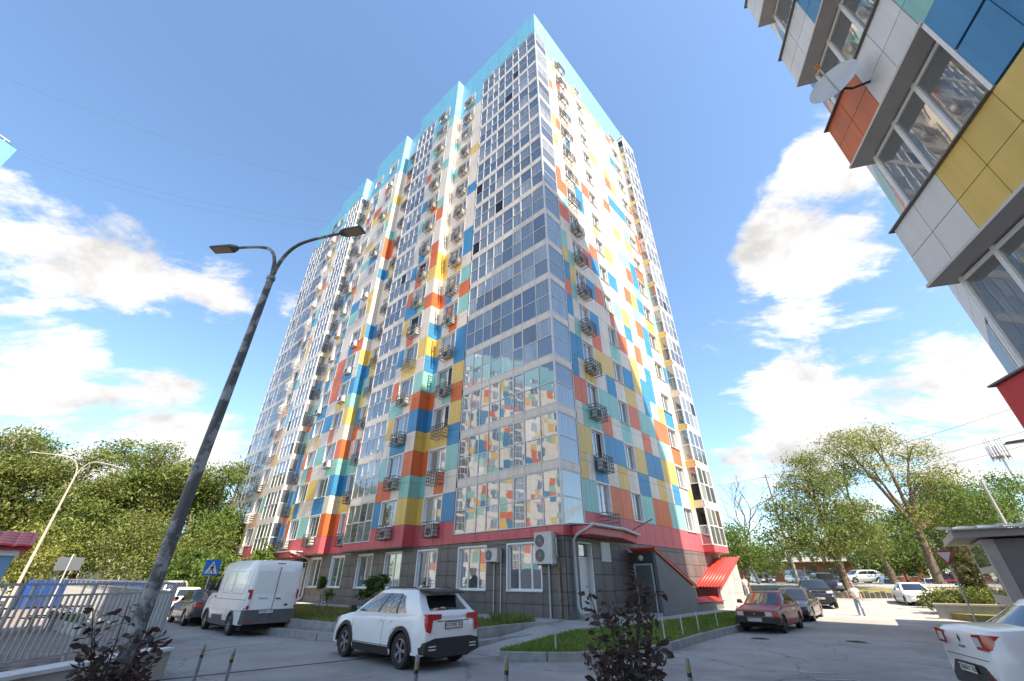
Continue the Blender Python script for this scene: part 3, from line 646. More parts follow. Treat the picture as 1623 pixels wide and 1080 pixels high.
rs = MB().box(19.6, 19.66, .1, 48.9, 3.4, 54.5).build('rear_wall', CREAM, tower)
# ---- ground floor: dark tiles, windows, door
GW = [(1.33, 3.47, (.3, .4, .3)), (4.89, 7.04, (.3, .4, .3)), (8.83, 10.68, (.5, .5)), (12.25, 14.06, (.5, .5)), (15.54, 17.38, (.5, .5)), (19.27, 21.1, (.5, .5)), (22.75, 24.7, (.5, .5)), (27.6, 29.3, (.5, .5)), (31.2, 33.0, (.5, .5)), (35, 36.8, (.5, .5))]
TZ = [.28, .80, 1.28, 1.94, 2.6, 3.24, 3.44]
def tiles(fac, a0, a1, holes, step=.95):
    marks = sorted({a0, a1} | {h for q in holes for h in q[:2] if a0 < h < a1}); cols_ = []
    for p, q in zip(marks, marks[1:]):
        n = max(1, round((q-p)/step)); cols_ += [(p+(q-p)*i/n, p+(q-p)*(i+1)/n) for i in range(n)]
    for p, q in cols_:
        mid = (p+q)/2
        for z0, z1 in zip(TZ, TZ[1:]):
            if any(h[0] < mid < h[1] and z0 < h[3]-.01 and z1 > h[2]+.01 for h in holes): continue
            panel(fac, p, q, z0, z1, 'd', 0, 'tile')
tiles(L0, 0, 26, [(a, b, 1.28, 3.24) for a, b, _ in GW] + [(25.3, 26.4, .2, 3.0)])
for i in range(12): panel(L0, 26+i*1.9, 26+(i+1)*1.9, .28, 3.44, 'd', 0, 'tile', -.02)
for a, b, lt in GW: window(L0, a+.02, b-.02, 1.29, 3.23, lt, True)
tiles(R0, 0, 5.65, [(.96, 2.07, .2, 3.24)]); tiles(R0, 5.65, 16.7, [(0, 0, 0, 0)], 1.2); tiles(R0, 16.7, 19.5, [(0, 0, 0, 0)], 1.2)
def entry_door(fac, a0, a1, z0, z1):
    w, h = a1-a0, z1-z0; m = MB(); t = .05
    m.box(-w/2, -w/2+t, -.04, .3, 0, h); m.box(w/2-t, w/2, -.04, .3, 0, h); m.box(-w/2+t, w/2-t, -.04, .3, h-t, h); m.box(-w/2+t, w/2-t, .16, .2, 2.15, 2.22)
    d = m.build('door', M['pvc'], tower); d.matrix_local = fac.mtx((a0+a1)/2, z0)
    MB().box(-w/2+t+.01, w/2-t-.01, .17, .21, .02, 2.14).build('leaf', M['door'], d); MB().box(-w/2+t+.06, w/2-t-.06, .175, .19, 2.27, h-t-.05).build('pane', GL[0], d)
    hd = MB().beam((.28, .17, 1.05), (.28, .12, 1.05), .03); hd.beam((.28, .12, 1.05), (.17, .12, 1.05), .025); hd.build('handle', M['black'], d)
    MB().box(-w/2-.3, w/2+.3, -.9, .0, -.32, 0.01).build('step', M['concrete'], d)
entry_door(R0, .96, 2.07, .42, 3.24)
entry_door(L0, 25.3, 26.4, .36, 3.0)
# louvre grille
lv = MB().box(2.89, 3.75, -.06, -.03, 2.5, 3.32).build('louvre', M['pvc'], tower)
for i in range(9): MB().box(2.93, 3.71, -.085, -.06, 2.55+i*.083, 2.60+i*.083).build('slat', M['pvc_grey'], lv)
# canopy over the side entrance with gutter and drain pipe
can = MB().prism([(.55, -.05), (.55, -1.05), (3.3, -1.05), (6.6, -.05)], 3.48, 3.85).build('canopy', PCOL['p'], tower)
MB().prism([(.5, -.05), (.5, -1.12), (3.34, -1.12), (6.8, -.05)], [3.93, 3.86, 3.86, 3.93], [4.0, 3.9, 3.9, 4.0]).build('canopy_top', M['lightgrey'], can)
MB().tube([(.45, -1.17, 3.86), (3.4, -1.17, 3.86), (7.0, -.12, 3.9)], .075, 10).build('gutter', M['lightgrey'], can, smooth=40)
MB().tube([(.55, -1.15, 3.82), (.5, -.35, 3.5), (.48, -.16, 3.3), (.48, -.16, .75), (.42, -.35, .5)], .06, 10).build('drain_pipe', M['lightgrey'], tower, smooth=50)
MB().tube([(5.5, -.3, 3.95), (6.6, -1.2, 4.6)], .03, 8).build('flag_holder', M['steel'], tower)
c2 = MB().prism([(-.05, 24.6), (-1.7, 24.6), (-1.7, 29.2), (-.05, 29.2)], 3.28, 3.62).build('canopy', PCOL['p'], tower)
MB().box(-1.85, -.05, 24.5, 29.3, 3.64, 3.72).build('canopy_top', M['lightgrey'], c2)
MB().tube([(-1.75, 24.5, 3.6), (-.9, 24.45, 3.4), (-.15, 24.5, 3.1), (-.15, 24.5, .7), (-.35, 24.5, .5)], .06, 10).build('drain_pipe', M['lightgrey'], tower, smooth=50)
# conduits
for a in (4.26, 3.8, .87, .32): MB().tube([(-.09, a, .3), (-.09, a, 2.45 if a < 2 else 3.0)], .032 if a > 2 else .045, 8).build('conduit', M['lightgrey'] if a > .5 else mat('rust_pipe', (.22, .15, .10), .7, var=.3), tower, smooth=50)
for kd, (mb, mats_) in list(MERGE.items()):
    o = mb.build(kd, mats_, tower, fix=False); o['kind'] = 'stuff'
# big twin-fan unit and a small split on the base
def wall_ac(label, a, z, w, h, d, fans, loc_o=.1):
    e = empty('air_conditioner', label=label, cat='air conditioner'); e.matrix_basis = Matrix.Translation(ORG) @ Matrix.Rotation(YAW, 4, 'Z') @ L0.mtx(a, z)
    c = MB(); c.box(-w/2, w/2, -loc_o-d, -loc_o, 0, h); c.box(-w/2-.01, w/2+.01, -loc_o-d-.01, -loc_o+.01, h-.03, h+.02)
    cs = c.build('casing', M['acwhite'], e)
    for fx, fz, fr in fans:
        X = Matrix.Translation((fx, -loc_o-d-.002, fz)) @ Matrix.Rotation(R(90), 4, 'X'); f = MB().lathe([(fr, 0), (fr, .02), (fr*.93, .02), (fr*.93, .004), (0, .004)], 28, mtx=X)
        f.build('fan_grille', M['fan'], e)
        g = MB()
        for q in range(4): g.lathe([(fr*(.25+.2*q), .018), (fr*(.25+.2*q)+.008, .018)], 28, mtx=X)
        for q in range(12): g.beam(X @ Vector((0, 0, .02)), X @ Vector((fr*.93*math.cos(q*.5236), fr*.93*math.sin(q*.5236), .02)), .006)
        g.build('fan_guard', M['lightgrey'], e)
    MB().box(-w/2+.05, -w/2+.1, -loc_o-d*.9, 0, -.05, -.005).build('bracket', M['lightgrey'], e); MB().box(w/2-.1, w/2-.05, -loc_o-d*.9, 0, -.05, -.005).build('bracket', M['lightgrey'], e)
    MB().tube([(w/2, -loc_o-d*.4, h*.85), (w/2+.1, -loc_o-d*.4, h*.8), (w/2+.1, -loc_o-d*.4, h*.3), (w/2+.02, -.03, h*.2)], .03, 8).build('hose', M['lightgrey'], e, smooth=50)
wall_ac('big twin fan air conditioner on the dark base beside the corner drain pipe', .88, 2.33, .98, 1.25, .36, [(-.18, .92, .25), (-.18, .34, .25)])
wall_ac('small white air conditioner between the two wide ground floor windows', 4.22, 2.5, .86, .56, .3, [(-.14, .28, .22)])
# ---- basement stair annexes with red metal roofs
an = empty('stair_annex', label='low tiled basement entrance with dark door under a sloping red metal edge', cat='annex'); an.matrix_basis = Matrix.Translation(ORG) @ Matrix.Rotation(YAW, 4, 'Z')
D_ = -1.47
MB().extr([(5.7, D_, .1), (10.1, D_, .1), (10.1, D_, 1.3), (5.7, D_, 3.0)], (0, .16, 0)).build('side_wall', mat('tile_grey', (.145, .14, .138), .6, var=.1, vscale=1.2), an)
MB().box(5.7, 5.82, D_+.17, -.1, .1, 2.98).build('front_wall', mat('dark_face', (.045, .045, .05), .6, var=.1), an)
MB().extr([(5.55, D_-.08, 3.04), (10.25, D_-.08, 1.32), (10.25, D_-.08, 1.46), (5.55, D_-.08, 3.2)], (0, .06, 0)).build('roof_edge', M['redroof'], an)
def corr(p0, p1, wdir, n, amp=.03):   # a corrugated sheet between two edges
    p0, p1, wdir = Vector(p0), Vector(p1), Vector(wdir); nrm = (p1-p0).cross(wdir).normalized(); m = MB(); k = n*6
    prof = [wdir*(i/k) + nrm*(amp*math.sin(i/6*2*math.pi)) for i in range(k+1)]
    m.v = [tuple(p0+q) for q in prof] + [tuple(p1+q) for q in prof]; m.m = [0]*k
    m.f = [(i, i+1, k+1+i+1, k+1+i) for i in range(k)]; return m
def solid(o, t=.006): md = o.modifiers.new('thick', 'SOLIDIFY'); md.thickness = t; return o
solid(corr((5.5, D_-.1, 3.16), (10.25, D_-.1, 1.45), (0, 1.45, 0), 8).build('roof', M['redroof'], an, smooth=True, fix=False))
dd = MB().box(5.66, 5.70, -1.23, -1.16, .3, 2.45); dd.box(5.66, 5.70, -.30, -.23, .3, 2.45); dd.box(5.66, 5.70, -1.16, -.30, 2.38, 2.45)
dr = dd.build('door', M['lightgrey'], an); MB().box(5.67, 5.69, -1.15, -.31, .31, 2.37).build('leaf', M['darkdoor'], dr); MB().box(5.6, 5.67, -1.1, -1.06, 1.3, 1.34).build('handle', M['steel'], dr)
MB().lathe([(0, .0), (.1, .03), (.14, .1), (.13, .17), (0, .2)], 16, mtx=Matrix.Translation((5.69, -.72, 2.7)) @ Matrix.Rotation(R(-90), 4, 'Y')).build('lamp', mat('lamp_glass', (.6, .55, .42), .3), an, smooth=True)
MB().box(5.2, 5.7, -1.4, -.1, .1, .36).build('step', M['concrete'], an)
a2 = empty('stair_annex', label='lean-to basement annex with a bright red corrugated roof rising to the right', cat='annex'); a2.matrix_basis = an.matrix_basis.copy()
MB().extr([(14.0, D_, .1), (18.5, D_, .1), (18.5, D_, 3.0), (14.0, D_, 1.3)], (0, .16, 0)).build('side_wall', mat('tile_light', (.36, .345, .325), .6, var=.08, vscale=1.2), a2)
for x0, x1, za in ((14.02, 15.5, .9), (15.5, 17.0, 1.0), (17.0, 18.48, 1.0)):
    MB().box(x0+.01, x1-.01, D_-.02, D_-.001, .15, za).build('tile', mat('tile_light', (.36, .345, .325)), a2)
for x0, x1, za, zb in ((15.6, 17.0, 1.02, 1.75), (17.0, 18.48, 1.02, 1.75), (17.2, 18.48, 1.77, 2.35)): MB().box(x0+.01, x1-.01, D_-.02, D_-.001, za, zb).build('tile', MATS['tile_light'], a2)
solid(corr((13.85, D_-.15, 1.38), (18.75, D_-.15, 3.16), (0, 1.6, 0), 8).build('roof', M['redroof'], a2, smooth=True, fix=False))
for y in (D_-.16, -.02): MB().beam((13.85, y, 1.36), (18.75, y, 3.14), .05, .10).build('roof_edge', M['redroof'], a2)
MB().box(14.0, 14.05, D_+.17, -.1, .1, 1.3).build('front_wall', mat('dark_red', (.16, .03, .03), .7), a2)
lw = MB().extr([(10.1, D_, .1), (14.0, D_, .1), (14.0, D_, .62), (10.1, D_, .62)], (0, .16, 0)).build('parapet', MATS['tile_grey'], a2)
solid(corr((10.0, D_-.12, .66), (14.1, D_-.12, .64), (0, .5, .25), 3).build('well_cover', M['redroof'], a2, smooth=True, fix=False))

# ================================================================ NEIGHBOUR BLOCK (casts the big shadow, fills the upper right)
NB = R(16.0); E1 = Vector((math.sin(NB), math.cos(NB), 0)); NN = Vector((-math.cos(NB), math.sin(NB), 0))
C1 = Vector((6.65, 5.16, 0)); HB = 46.9
nb = empty('apartment_building', C1, label='near apartment block with white, blue and yellow panels filling the upper right corner', cat='building')
def wrel(pts): return [(p[0]-C1.x, p[1]-C1.y) for p in pts]
E2 = Vector((math.cos(NB), -math.sin(NB), 0))
Bp, Ap, D1 = Vector((15.77, 11.41, 0)), Vector((30.34, 7.59, 0)), Vector((11.79, 8.73, 0))
inn = -NN*.6
c1i = C1 + inn - E1*.5
A2 = Ap - E1*14; W2 = C1 - E1*26; W3 = W2 + E2*16
MB().prism(wrel([c1i, D1, Bp, Ap, A2, W3, W2+inn]), 3.6, HB).build('wall', mat('neighbour_core', (.58, .55, .50), .8), nb)  # unseen overhang between the wings is added to close a gap in the shade
MB().prism(wrel([c1i, C1+E2*10.5, Bp+E2*.6-E1*.5, Ap, A2, W3, W2+inn]), -.2, 3.6).build('base_wall', PCOL['p'], nb)
NBM = Matrix(((-E1.x, -NN.x, 0, 0), (-E1.y, -NN.y, 0, 0), (0, 0, 1, 0), (0, 0, 0, 1)))   # local x: along the wall from the corner, -y outward
def nbp(w, o, z): p = -E1*w + NN*o; return Vector((p.x, p.y, z))
def nb_box(name, w0, w1, o0, o1, z0, z1, m_, parent=nb):
    b = MB().box(w0, w1, -o1, -o0, z0, z1); b.v = [tuple(NBM @ Vector(v)) for v in b.v]; return b.build(name, m_, parent)
trimm = mat('beige_flashing', (.55, .51, .46), .5, var=.05)
NBC = dict(PCOL); NBC['p'] = mat('bright_red_band', (.62, .06, .06), .45, streak=.1); NBC['w'] = mat('grey_white_panel', (.66, .645, .62), .45, var=.04, vscale=.8, rgb_rand=.04, streak=.08)
plan_sp = ['wyyyw', 'owwtb', 'wbbws', 'owwyb', 'wttow']; plan_wn = ['b', 'b', 'b', 't', 'w']
nr = random.Random(4)
for k in range(14):
    z0, z1 = 5.70-FH+FH*k, 6.92-FH+FH*k; zw = z1+1.72
    if z0 < 3.6: z0 = 3.95-1.2; 
    cs = plan_sp[k % 5] if k else 'ppppp'
    vis = 1 <= k <= 5; n = 10
    for i in range(n):
        for (a, b) in ((z0, (z0+z1)/2), ((z0+z1)/2, z1)):
            w0, w1 = i*.61, (i+1)*.61
            c = cs[min(4, i//2)] if k else 'p'
            if k == 1: c = 'w' if i < 2 else ('y' if i < 5 else 'w')
            if k == 2: c = 'o' if i < 2 else ('w' if i < 4 else ('t' if i < 6 else 'b'))
            if k == 3: c = 'w' if i < 2 else ('b' if i < 5 else 't')
            nb_box('panel', w0+.006, w1-.006, -.03, 0, a+.006, b-.006, NBC[c])
    nb_box('panel', 6.12, 26, -.03, 0, z0, z1, NBC['wyto'[k % 4]])
    # end return of the spandrel, sill flashing and soffit board
    g = MB().box(.0, .40, 0, .4, z0+.01, z1-.01); 
    nb_box('end_panel', .003, .41, -.41, -.032, z0+.01, z1-.01, NBC['w' if k else 'p'])
    nb_box('sill', -.055, 2.46, -.4, .055, z1, z1+.024, mat('dark_sill', (.17, .165, .16), .5))
    nb_box('head_trim', -.03, 2.50, -.4, .03, zw+FH*0, zw+.05, trimm)
    nb_box('jamb', 2.44, 2.5, -.4, .004, z1+.036, zw-.001, M['pvc'])
    # glazing set back under the soffit
    wn = empty('window', nbp(0, 0, 0)); wn.parent = nb
    for a in (.16, .86, 1.52, 2.40): nb_box('mullion', a-.035, a+.035, -.36, -.29, z1+.04, zw-.001, M['pvc'], wn)
    for z in (z1+.04, zw-.10): nb_box('rail', .2, 2.36, -.355, -.295, z, z+.07, M['pvc'], wn)
    for a, b in ((.195, .825), (.895, 1.485), (1.555, 2.365)): nb_box('pane', a, b, -.335, -.325, z1+.11, zw-.10, glassmat('glass_clear_dark', (.14, .15, .15), ior=2.9, wave=.02), wn)
    nb_box('side_pane', .14, .15, -3, -.37, z1+.04, zw-.02, MATS['glass_clear_dark'], wn)
    for i in range(4, 10):
        w0, w1 = 2.5+(i-4)*.61, 2.5+(i-3)*.61
        for (a, b) in ((z1, (z1+zw)/2+.02), ((z1+zw)/2+.02, zw)):
            nb_box('panel', w0+.006, w1-.006, -.03, 0, a+.042, b-.006, NBC[plan_wn[k % 5] if i < 8 else 'w'])
    nb_box('panel', 6.2, 26, -.04, -.01, z1, zw, NBC['w'])
nb_box('base_band', 0, 26, -.05, 0, 1.2, 2.72, NBC['p'])
nb_box('base_band', .003, .4, -.45, -.051, 1.2, 2.75, NBC['p'])
# the block's other faces: cladding and windows, seen only a step aside
def clad_face(P, Q, z0, z1, seed):
    r_ = random.Random(seed); d = (Q-P); L_ = d.length; d.normalize(); n_ = Vector((d.y, -d.x, 0)); cen = Vector((20, -2, 0)); n_ = -n_ if n_.dot(P-cen) < 0 else n_
    pm_, wm_, fm_ = MB(), MB(), MB()
    def q(m_, a0, a1, za, zb, o, mi):
        v = [P+d*a+n_*o+Vector((0, 0, z))-C1 for a, z in ((a0, za), (a1, za), (a1, zb), (a0, zb))]; m_.extr(v, n_*-.02, 0); m_.m[-6:] = [mi]*6
    nc = max(2, int(L_/1.3)); w = L_/nc; k = 0; z = z0
    while z+FH <= z1+.1:
        for j in range(nc):
            for za, zb in ((0, .65), (.65, 1.3)): q(pm_, j*w+.008, (j+1)*w-.008, z+za+.008, z+zb-.008, .03, PKEYS.index(r_.choice('wwwwwbtyo')))
            if (j+seed) % 2: q(wm_, j*w+.12, (j+1)*w-.12, z+1.38, z+2.86, .01, r_.randrange(5)); q(fm_, j*w+.05, j*w+.12, z+1.32, z+2.92, .03, 0); q(fm_, (j+1)*w-.12, (j+1)*w-.05, z+1.32, z+2.92, .03, 0); q(fm_, j*w+w/2-.03, j*w+w/2+.03, z+1.32, z+2.92, .03, 0)
            else: q(pm_, j*w+.008, (j+1)*w-.008, z+1.308, z+FH-.008, .03, PKEYS.index(r_.choice('wwwbtyo')))
        z += FH
    for m_, nm, mt in ((pm_, 'panel', [NBC[k_] for k_ in PKEYS]), (wm_, 'pane', GL), (fm_, 'window_frame', M['pvc'])): o = m_.build(nm, mt, nb); o['kind'] = 'stuff'
clad_face(c1i, D1, 3.65, HB, 1); clad_face(D1, Bp, 3.65, HB, 2); clad_face(Bp, Ap, 3.65, HB, 3)
# satellite dish bolted to the corner panel
dish = empty('satellite_dish', C1 + nbp(1.2, 0, 9.32), label='round grey satellite dish on the corner of the near apartment block', cat='satellite dish')
dcv = (Vector((0, 0, 1.67)) - (C1 + Vector((0, 0, 9.95)))).normalized(); dup = (Vector((0, 0, 1)) - dcv*dcv.z).normalized()
Xd = Matrix.Translation(nbp(.18, .5, .02)) @ (dcv*.55+dup*.83+Vector((-.12, .1, 0))).to_track_quat('Z', 'Y').to_matrix().to_4x4()
MB().lathe([(0, 0), (.13, .007), (.26, .029), (.36, .058), (.39, .07), (.395, .066), (.36, .049), (.26, .02), (0, -.01)], 40, mtx=Xd).build('reflector', mat('dish_grey', (.50, .50, .49), .5, var=.06), dish, smooth=50)
MB().tube([Xd @ Vector((0, -.375, .06)), Xd @ Vector((0, -.3, .3)), Xd @ Vector((0, -.03, .5))], .013, 8).build('arm', M['lightgrey'], dish, smooth=40)
MB().tube([Xd @ Vector((0, -.05, .47)), Xd @ Vector((0, .0, .56))], .035, 10).build('receiver', mat('orange_lnb', (.6, .2, .06), .5), dish, smooth=40)
MB().tube([Xd @ Vector((0, 0, -.01)), Xd @ Vector((0, 0, -.12)), nbp(.1, .25, -.1), nbp(.15, .0, -.1)], .022, 8).build('bracket', M['black'], dish, smooth=40)

# ================================================================ TOWER ACROSS (corner at the left edge, seen again in the glazing)
tc = Vector((-60.3, 31.0, 0))
tw = empty('apartment_building', tc, label='distant sunlit tower with light blue crown at the left edge of the sky', cat='building')
def tb(name, w0, w1, o0, o1, z0, z1, m_, parent=tw):
    b = MB()
    for a in (w0, w1):
        for o in (o0, o1):
            for z in (z0, z1): p = -E1*a + E2*o; b.v.append((p.x, p.y, z))
    b.f = [(0,1,3,2), (4,6,7,5), (0,4,5,1), (2,3,7,6), (0,2,6,4), (1,5,7,3)]; b.m = [0]*6; return b.build(name, m_, parent)
tb('wall', 0, 52, -16, -.05, -.2, HB-.05, NBC['w'])
mm = MB(); wm = MB(); fm = MB(); tr = random.Random(9)
def quad3(m, a0, a1, z0, z1, o, mi):
    m.add([-E1*a1+E2*o+Vector((0,0,z0)), -E1*a0+E2*o+Vector((0,0,z0)), -E1*a0+E2*o+Vector((0,0,z1)), -E1*a1+E2*o+Vector((0,0,z1))], [(0,1,2,3)], mi)
for k in range(15):
    z = 3.4+FH*k
    for j in range(20):
        a0 = j*2.6; isw = j % 2 == 0; isb = j % 5 == 1
        if isb:
            quad3(wm, a0+.1, a0+2.5, z+.5, z+2.85, .02, tr.choice([0, 1, 2]))
            for q in (0, .8, 1.6, 2.4): quad3(fm, a0+.06+q, a0+.14+q, z+.45, z+2.9, .03, 0)
            quad3(fm, a0+.06, a0+2.55, z+1.65, z+1.73, .032, 0); continue
        if isw: quad3(wm, a0+.5, a0+1.9, z+1.2, z+2.75, -.02+.04, tr.choice([0, 2, 3])); quad3(fm, a0+1.15, a0+1.22, z+1.2, z+2.75, .03, 0)
        for (za, zb) in ((0, 1.2), (1.2, 2.93)):
            for (aa, ab) in ((0, 1.3), (1.3, 2.6)):
                if isw and za > 1: continue
                c = tr.choice('wwwwwwbtyo' if k < 13 else 's'*8); quad3(mm, a0+aa+.01, a0+ab-.01, z+za+.01, z+zb-.01, .0, PKEYS.index(c))
for o, n_, mt in ((mm, 'panel', [NBC[k] for k in PKEYS]), (wm, 'pane', GL), (fm, 'window_frame', M['pvc'])): q = o.build(n_, mt, tw, fix=False); q['kind'] = 'stuff'
tb('crown', -.06, 52, -.04, .03, HB-3.2, HB, PCOL['s']); tb('roof_house', .5, 9, -6, -1.5, HB, HB+1.5, M['pvc'])

# ================================================================ CARS
def lerp(a, b, t): return a+(b-a)*t
def pl(tab, x):
    if x <= tab[0][0]: return tab[0][1]
    for (x0, y0), (x1, y1) in zip(tab, tab[1:]):
        if x <= x1:
            t = (x-x0)/(x1-x0); t = t*t*(3-2*t)*.5 + t*.5; return y0+(y1-y0)*t
    return tab[-1][1]
cglass = glassmat('car_glass', (.014, .017, .02), rough=.02, ior=2.0, wave=.05, wscale=6)
cmirr = glassmat('car_glass_mirror', (.02, .022, .024), rough=.02, ior=2.6, wave=.25, wscale=7)
tail = mat('tail_lamp', (.45, .012, .012), .15, coat=1); clearl = mat('clear_lamp', (.62, .63, .64), .12, coat=1); amber = mat('amber_lamp', (.6, .16, .02), .2, coat=1)
chrome = mat('chrome', (.7, .7, .7), .15, metal=1); alloy = mat('alloy', (.42, .42, .43), .3, metal=.8); darkal = mat('dark_alloy', (.10, .10, .105), .35, metal=.6)
platem = mat('plate_white', (.62, .62, .60), .5); platek = mat('plate_black', (.02, .02, .02), .6); under = mat('underbody', (.012, .012, .012), .9)
seam_m = mat('gap_and_edge_line', (.03, .03, .032), .7)
_wheels = {}
def wheel_meshes(r, w, spokes, dark):
    k = (r, w, spokes, dark)
    if k in _wheels: return _wheels[k]
    X = Matrix.Rotation(R(90), 4, 'X'); rr = r*.66
    ty = MB().lathe([(rr, -w/2), (r*.93, -w/2), (r*.985, -w*.38), (r, -w*.2), (r, w*.2), (r*.985, w*.38), (r*.93, w/2), (rr, w/2), (rr, -w/2)], 36, mtx=X).mesh('wheel', M['rubber'], 40, True)
    m = MB().lathe([(rr*1.01, w*.44), (rr*.93, w*.46), (rr*.9, w*.3), (rr*.9, -w*.3)], 36, mtx=X, m=0); m.lathe([(rr*.9, w*.02), (0, w*.02)], 24, mtx=X, m=1); m.lathe([(.055, w*.30), (.055, w*.40), (0, w*.42)], 14, mtx=X, m=0)
    for i in range(spokes):
        a = 2*math.pi*i/spokes
        for da in ((-.13, .13) if spokes == 5 else (0,)):
            p0 = X @ Vector((.04*math.cos(a), .04*math.sin(a), w*.34)); p1 = X @ Vector((rr*.92*math.cos(a+da), rr*.92*math.sin(a+da), w*.38)); m.beam(p0, p1, rr*(.15 if spokes == 5 else .13), .03, up=X.to_3x3() @ Vector((0, 0, 1)))
    ri = m.mesh('rim', [darkal if dark else alloy, M['black']], 40, True); _wheels[k] = (ty, ri); return _wheels[k]
def car(name, label, loc, heading, L=4.4, W=1.78, H=1.48, wb=2.65, wr=.32, fo=.85, paint=None, top=None, gh=None, side=((.05, .40), (.44, .80)), clad=None, sill=.24, nose=.16, plate=None, plate_rear=True, plate_z=.62, lamps='sedan', cat='car', mirrors=True, glass=None, spokes=5, dark_rim=False, group=None, rails=False, spoiler=False, detail=True, clad_mat=None, tailz=(.72, .98), headz=(.62, .80), grille=True, sidewin=True, rw=(1.09, 1.91, .10, .86), s3=None):
    root = empty(name, loc, heading, label, cat, group); glass = glass or cglass
    xf = L/2-fo; xr = xf-wb; hw = W/2
    top = top or [(-L/2, .9), (-L/2+.15, 1.0), (-.7, .98), (L/2-1.25, .95), (L/2-.25, .74), (L/2, .62)]
    ra = wr+.055
    def zlow(x):
        z = sill + (.06 if x > xf+ra or x < xr-ra else 0)
        for c in (xf, xr):
            if abs(x-c) < ra: z = max(z, wr + math.sqrt(max(0, ra*ra-(x-c)**2)))
        return z
    def wid(x):
        d = max(0, (abs(x)-(L/2-.55))/.55); e = .13 if x > 0 else .10
        return hw*(1-e*d**2.2 - .012*((x/(L/2))**2))
    TT = [0, .12, .3, .5, .7, .84, .93, 1.0]; YY = [.955, .985, 1.0, 1.0, .985, .965, .945, .90]
    def ztop(x): return pl(top, x)
    def surf_y(x, z):
        zt = ztop(x); t = min(1, max(0, (z-sill)/(zt-sill))); return wid(x)*float(np.interp(t, TT, YY))
    st = [-L/2, -L/2+.04, -L/2+.12, -L/2+.28]
    for c in (xr, xf): st += [c-ra-.03] + [c+ra*math.sin(a) for a in np.linspace(-1.52, 1.52, 13)] + [c+ra+.03]
    st += list(np.linspace(xr+ra+.1, xf-ra-.1, 8)) + list(np.linspace(xf+ra+.08, L/2-.28, 4)) + list(np.linspace(-L/2+.28, xr-ra-.08, 3)) + [L/2-.12, L/2-.04, L/2]
    st = sorted(set(round(s, 4) for s in st if -L/2 <= s <= L/2)); m = MB(); ring = []
    for x in st:
        e = min(1, (L/2-abs(x))/.12); rd = math.sqrt(max(0, 1-(1-e)**2)); w = wid(x)*(1-.05*(1-rd)); zt = ztop(x); zl = zlow(x); pts = []
        zt2 = zt-.04*(1-rd); zl2 = zl+.05*(1-rd)
        for t, y in zip(TT, YY):
            z = sill+(zt2-sill)*t; z = max(z, zl2+.008*TT.index(t)); yy = y if z > sill+(zt2-sill)*t-.001 else y
            pts.append((x, w*float(np.interp(min(1, (z-sill)/(zt2-sill)), TT, YY)), z))
        pts += [(x, w*.80, zt2+.012), (x, w*.5, zt2+.03), (x, 0, zt2+.04)]
        ring.append([m_ for m_ in pts] + [(p[0], -p[1], p[2]) for p in pts[-2::-1]])
    n = len(ring[0]); m.v = [p for r in ring for p in r]
    m.f = [(i*n+j, i*n+j+1, (i+1)*n+j+1, (i+1)*n+j) for i in range(len(ring)-1) for j in range(n-1)]
    half = n//2
    for e in (0, len(ring)-1): m.f += [(e*n+j, e*n+j+1, e*n+n-2-j, e*n+n-1-j) for j in range(half-1)] + [(e*n+half-1, e*n+half, e*n+half+1)]
    m.m = [0]*len(m.f)
    # greenhouse shell
    body_f = None
    if gh:
        xa, xb, xc, xd, zb_, zr, wb_, wt = gh     # screen base/top, rear top/base, belt, roof, half widths
        def shell(s, h, off=0):
            hh = h; X0 = lerp(xa, xb, hh**.9); X1 = lerp(xd, xc, hh**.85); Wd = lerp(wb_, wt, hh**1.5); z = lerp(zb_, zr, hh) 
            s = s % 4
            ye = .93*Wd
            if s <= 1: x = lerp(X0, X1, s); y = Wd*(1-.07*abs(2*s-1)**5)
            elif s <= 2: t = s-1; y = lerp(ye, -ye, t); x = X1 - .10*(1-(y/ye)**2)*1
            elif s <= 3: t = s-2; x = lerp(X1, X0, t); y = -Wd*(1-.07*abs(2*t-1)**5)
            else: t = s-3; y = lerp(-ye, ye, t); x = X0 + .16*(1-(y/ye)**2)
            return Vector((x, y, z))
        def shn(s, h, off):
            e = 1e-3; a = shell(s+e, h)-shell(s-e, h); b = shell(s, min(1, h+e))-shell(s, h-e); nn = a.cross(b); nn.normalize()
            p = shell(s, h); c = Vector(((xa+xd)/2, 0, p.z)); nn = nn if nn.dot(p-c) > 0 else -nn; return p+nn*off
        S = [k/8 for k in range(32)]; hs = [-.12, 0, .2, .4, .6, .8, .93, 1.0]; base = len(m.v); ns = len(S)
        for h in hs: m.v += [tuple(shell(s, h) if h >= 0 else shell(s, 0)+Vector((0, 0, h))) for s in S]
        for sc, dz in ((.965, .022), (.85, .045), (.55, .06)):
            for s in S:
                p = shell(s, 1); cx_ = (xb+xc)/2; m.v.append((cx_+(p.x-cx_)*sc, p.y*sc, p.z+dz))
        nr_ = len(hs)+3
        for i in range(nr_-1):
            for k in range(ns): m.f.append((base+i*ns+k, base+i*ns+(k+1)%ns, base+(i+1)*ns+(k+1)%ns, base+(i+1)*ns+k))
        m.f.append(tuple(base+(nr_-1)*ns+k for k in range(ns))); m.m = [0]*len(m.f)
